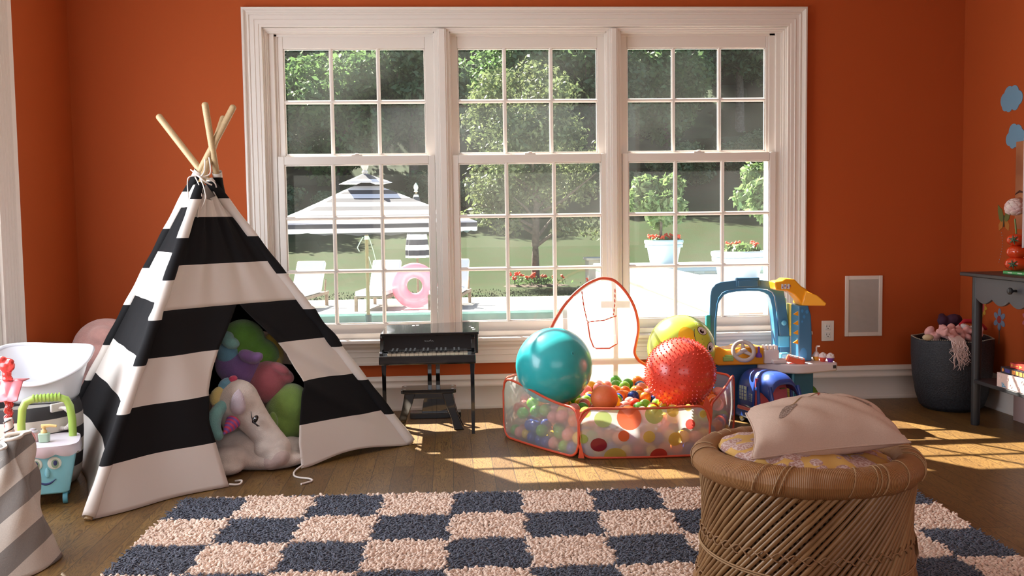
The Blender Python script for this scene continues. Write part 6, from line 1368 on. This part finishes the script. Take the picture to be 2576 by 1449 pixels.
# ------------------------------------------------------------------ dark woven basket with dress-up things
bk = thing('woven_basket', 'tall charcoal woven basket in the right corner holding dress-up things', 'basket', (2.655, -.335, 0))
M_wv, N, L, b = nodes_mat('charcoal_weave'); tcn = N.new('ShaderNodeTexCoord'); nz = N.new('ShaderNodeTexNoise'); nz.inputs['Scale'].default_value = 130; nz.inputs['Detail'].default_value = 2; L.new(tcn.outputs['Object'], nz.inputs['Vector'])
L.new(mixc(N, L, nz.outputs[0], (.003, .003, .004), (.045, .052, .066)), b.inputs['Base Color']); b.inputs['Roughness'].default_value = .6; bp = N.new('ShaderNodeBump'); bp.inputs['Strength'].default_value = .8; bp.inputs['Distance'].default_value = .004; L.new(nz.outputs[0], bp.inputs['Height']); L.new(bp.outputs[0], b.inputs['Normal'])
def bsk(u, v):
    a = 2*PI*u; pr = [(0, 0), (.13, .0), (.155, .02), (.175, .08), (.192, .18), (.199, .28), (.200, .375)]; x = v*(len(pr)-1); i = min(len(pr)-2, int(x)); f_ = x-i; r = pr[i][0]*(1-f_)+pr[i+1][0]*f_; z = pr[i][1]*(1-f_)+pr[i+1][1]*f_
    return (r*math.cos(a)*(1+.012*math.sin(3*a)), r*math.sin(a), z+.002 + (.004*math.sin(5*a) if v > .9 else 0))
m = MB().grid(bsk, 64, 36, closed_u=True); obj('body', m, M_wv, bk, solid=.008, angle=180)
m = MB()
for i in range(110):
    a = 2*PI*i/110; p = Vector(bsk(i/110, 1)); m.ell(p+Vector((0, 0, .003)), (.004, .004, .003), None, 6, 4)
obj('speckled_rim', m, mat('rim_speckle', (.36, .31, .24), .8), bk)
for (x, y) in ((-.178, -.09), (.0, .0)):
    if x: m = MB(); m.ell((x, y, .392), (.030, .02, .017), None, 20, 12); obj('handle_knot', m, mat('pale_knot', (.58, .45, .28), .8), bk)
M_feath = mat('pink_tulle', (.78, .40, .38), .9, noise=.2, nscale=20); M_fl = see_through('pink_veil', (.95, .85, .85), (.85, .50, .48), .6, rough=.5, gloss=.0)
t = thing('pink_boa', 'pink tulle bundle with pale trailing feather ends spilling over the basket front', 'dress-up cloth', (2.60, -.42, .375))
m = MB(); rr = random.Random(9)
for i in range(60): m.ell((rr.uniform(-.075, .12), rr.uniform(-.085, .09), .005+rr.uniform(0, .06)), (rr.uniform(.012, .034), .022, rr.uniform(.008, .022)), Rm(rr.uniform(-1, 1), rr.uniform(-1, 1), 0), 12, 8)
obj('bundle', m, M_feath, t, remesh=.006)
m = MB()
for i in range(70):
    x0 = rr.uniform(-.05, .01); ln = rr.uniform(.05, .15); q = [(x0, -.07, .03), (x0+rr.uniform(-.01, .01), -.118, .012)]
    for k in range(1, 5): q.append((x0 + rr.uniform(-.025, .035)*k/4 + .02*math.sin(i)*k/4, -.125-.004*k, .01-ln*k/4))
    m.tube(q, [.003, .003, .0024, .0018, .0012, .0006], 5)
obj('trailing_strands', m, mat('pale_feather', (.78, .58, .54), .9), t)
t = tag(obj('purple_wig', (lambda mm: [mm.ell((rr.uniform(-.04, .05), rr.uniform(-.03, .03), rr.uniform(-.01, .03)), rr.uniform(.02, .032), None, 10, 6) for _ in range(14)] and mm)(MB()), mat('dark_plum', (.05, .015, .04), .9), None, remesh=.006), 'dark plum fluffy bundle at the back of the basket', 'dress-up cloth'); t.location = (2.66, -.27, .455)
t = thing('red_headdress', 'red band and white bow lying among the pink tulle in the basket', 'dress-up cloth', (2.70, -.36, .42))
m = MB().tube([(-.04, -.04, .03), (-.01, -.03, .05), (.05, -.02, .045), (.10, 0, .02), (.13, .01, .0)], [.008, .012, .013, .012, .008], 10); obj('band', m, mat('cloth_red', (.50, .02, .03), .8), t)
m = MB(); m.ell((-.01, -.06, .015), (.045, .022, .016), Rm(0, .5, .2), 14, 8).ell((.02, -.065, .005), (.03, .018, .012), Rm(0, .9, 0), 12, 8); obj('bow', m, mat('cloth_white', (.68, .62, .60), .8), t)
# ------------------------------------------------------------------ stickers on the right wall
WX = XR - .0015
def outline_sticker(name, label, cat_, pts, y0, z0, s, mt, holder=None):
    m = MB(); m.prism([(y0+p[0]*s, z0+p[1]*s) for p in pts], WX-.0012, WX+.001, lambda u, v, w: (w, u, v)); o = obj(name, m, mt, holder, smooth=False)
    return tag(o, label, cat_) if label else o
def cloud_pts(lobes, n=12):
    # union outline of circles, sampled radially
    out = []; 
    for k in range(96):
        a = 2*PI*k/96; d = Vector((math.cos(a), math.sin(a))); best = .1
        for cx_, cy_, r in lobes:
            c = Vector((cx_, cy_)); b_ = d.dot(c); disc = b_*b_ - c.dot(c) + r*r
            if disc > 0: best = max(best, b_+math.sqrt(disc))
        out.append((d.x*best, d.y*best))
    return out
M_cl_ = mat('cloud_blue', (.16, .32, .47), .7)
cl = [(.5, -.05, .38), (.1, .15, .48), (-.35, .2, .42), (-.75, -.05, .36), (-.45, -.3, .35), (.1, -.32, .36), (.45, -.3, .3)]
outline_sticker('cloud_sticker', 'upper blue-grey cloud sticker on the orange right wall', 'wall sticker', cloud_pts(cl), -.465, 1.615, .100, M_cl_)
outline_sticker('cloud_sticker', 'lower blue-grey cloud sticker on the orange right wall', 'wall sticker', cloud_pts([(.45, -.15, .36), (.1, .2, .45), (-.3, .15, .42), (-.6, -.05, .36), (-.3, -.3, .35), (.15, -.34, .33)]), -.51, 1.422, .095, M_cl_)
t = thing('butterfly_sticker', 'olive green butterfly sticker on the right wall beside the pink bloom', 'wall sticker', (WX, -.43, 1.0))
M_ol = mat('butterfly_olive', (.16, .17, .045), .7); M_oo = mat('butterfly_orange', (.45, .17, .03), .7)
for s in (-1, 1):
    m = MB().prism([(0, 0), (s*.02, .05), (s*.05+.01, .075), (s*.058, .04), (s*.045, .0), (s*.02, -.015)], -.0012, .001, lambda u, v, w: (w, u+.0, v)); obj('upper_wing', m, M_ol, t, smooth=False)
    m = MB().prism([(0, 0), (s*.03, -.005), (s*.05, -.03), (s*.045, -.06), (s*.015, -.045)], -.0009, .0012, lambda u, v, w: (w, u, v)); obj('lower_wing', m, M_oo, t, smooth=False)
m = MB().tube([(-.002, 0, .02), (-.002, 0, -.04)], .003, 6); obj('body', m, mat('butterfly_dark', (.06, .05, .02), .7), t)
m = MB()
for i in range(12): m.ell((WX-.001, -.40-.02*math.sin(i*.28+.5), .93-i*.014), (.001, .0025, .0035), None, 6, 4)
tag(obj('dotted_trail_sticker', m, mat('trail_grey', (.34, .26, .28), .7)), 'dotted curved trail sticker below the butterfly on the right wall', 'wall sticker')
def flower_st(label, y, z, r, n, cp, cc_, ring=None, stem=True, pw=.42):
    t = thing('flower_sticker', label, 'wall sticker', (WX, y, z))
    for k in range(n):
        a = 2*PI*k/n+PI/2; cx_, cz_ = r*.62*math.cos(a), r*.62*math.sin(a); p = [(cx_+r*.40*math.cos(q)*math.cos(a)-r*pw*.5*math.sin(q)*math.sin(a), cz_+r*.40*math.cos(q)*math.sin(a)+r*pw*.5*math.sin(q)*math.cos(a)) for q in [2*PI*i/16 for i in range(16)]]
        m = MB().prism(p, -.001, .001, lambda u, v, w: (w, u, v)); obj('petal', m, cp, t, smooth=False)
    m = MB().prism([(r*.34*math.cos(2*PI*i/20), r*.34*math.sin(2*PI*i/20)) for i in range(20)], -.0016, .001, lambda u, v, w: (w, u, v)); obj('centre', m, cc_, t, smooth=False)
    if ring: m = MB().prism([(r*.62*math.cos(2*PI*i/24), r*.62*math.sin(2*PI*i/24)) for i in range(24)], -.0013, .001, lambda u, v, w: (w, u, v)); obj('ring', m, ring, t, smooth=False)
    if stem: m = MB().box(-.001, .001, -.002, .002, -r-.07, -r*.9); obj('stem', m, mat('sticker_stem', (.10, .11, .08), .7), t, smooth=False)
    return t
flower_st('blue-grey six-petalled flower sticker seen under the side table', -.405, .475, .058, 6, mat('petal_slate', (.16, .21, .30), .7), mat('centre_red', (.32, .03, .02), .7), pw=.5)
flower_st('yellow flower sticker with red ring beside the table leg on the right wall', -.22, .53, .062, 11, mat('petal_gold', (.50, .28, .03), .7), mat('centre_red', (.32, .03, .02), .7), ring=mat('ring_rose', (.42, .06, .07), .7), stem=False)
flower_st('small pink and green flower sticker at the picture edge under the side table', -.66, .50, .05, 6, mat('petal_rose', (.50, .14, .18), .7), mat('centre_gold', (.50, .30, .05), .7))
# cropped portrait poster: plain warm-toned print
t = thing('portrait_poster', 'warm brown poster with one painted eye on the right wall behind the pink bloom', 'poster', (XR-.002, -.72, 1.17))
M_po = mat('poster_tan', (.46, .19, .085), .6, noise=.35, nscale=5, col2=(.30, .105, .045)); m = MB().box(-.0015, .001, -.19, .19, -.22, .22); obj('print', m, M_po, t, smooth=False)
M_p1 = mat('poster_dark', (.09, .03, .02), .6)
def eyeshape(y, z, w, h, mt, nm, off): m = MB().prism([(y+w*math.cos(2*PI*i/24), z+h*math.sin(2*PI*i/24)*(1 if math.sin(2*PI*i/24) > 0 else .7)) for i in range(24)], -.0022-off, .0, lambda u, v, w_: (w_, u, v)); obj(nm, m, mt, t, smooth=False)
eyeshape(.15, -.09, .040, .030, mat('poster_shadow', (.26, .085, .04), .6), 'eye_shadow', 0); eyeshape(.147, -.095, .032, .012, M_p1, 'eye', .0005); eyeshape(.147, -.095, .010, .009, mat('poster_white', (.4, .33, .28), .6), 'eye_light', .001)
m = MB().tube([(-.002, .19, -.045), (-.002, .15, -.03), (-.002, .10, -.04)], [.002, .006, .002], 6); obj('brow', m, M_p1, t)
# white plush ear and mane cut by the right frame edge, standing on the table
t = thing('hanging_cloth', 'pale fabric hanging from a wall peg at the right picture edge above the vase', 'cloth', (2.618, -1.00, 1.20))
m = MB(); m.grid(lambda u, v: (.0 + .03*math.sin(9*u)*v, -.02 - .16*u - .03*(1-v)*0, .17 - .50*v*(1-.1*u) - .02*(1-u)*0), 20, 24); 
obj('fabric', m, mat('pale_print_fabric', (.62, .50, .50), .85, noise=.5, nscale=14, col2=(.60, .50, .50)), t, solid=.004, angle=180)
m = MB().tube([(XR-2.618, -.10, .17), (.06, -.10, .165), (-.01, -.10, .175)], .008, 10); obj('wall_peg', m, M_pole, t)
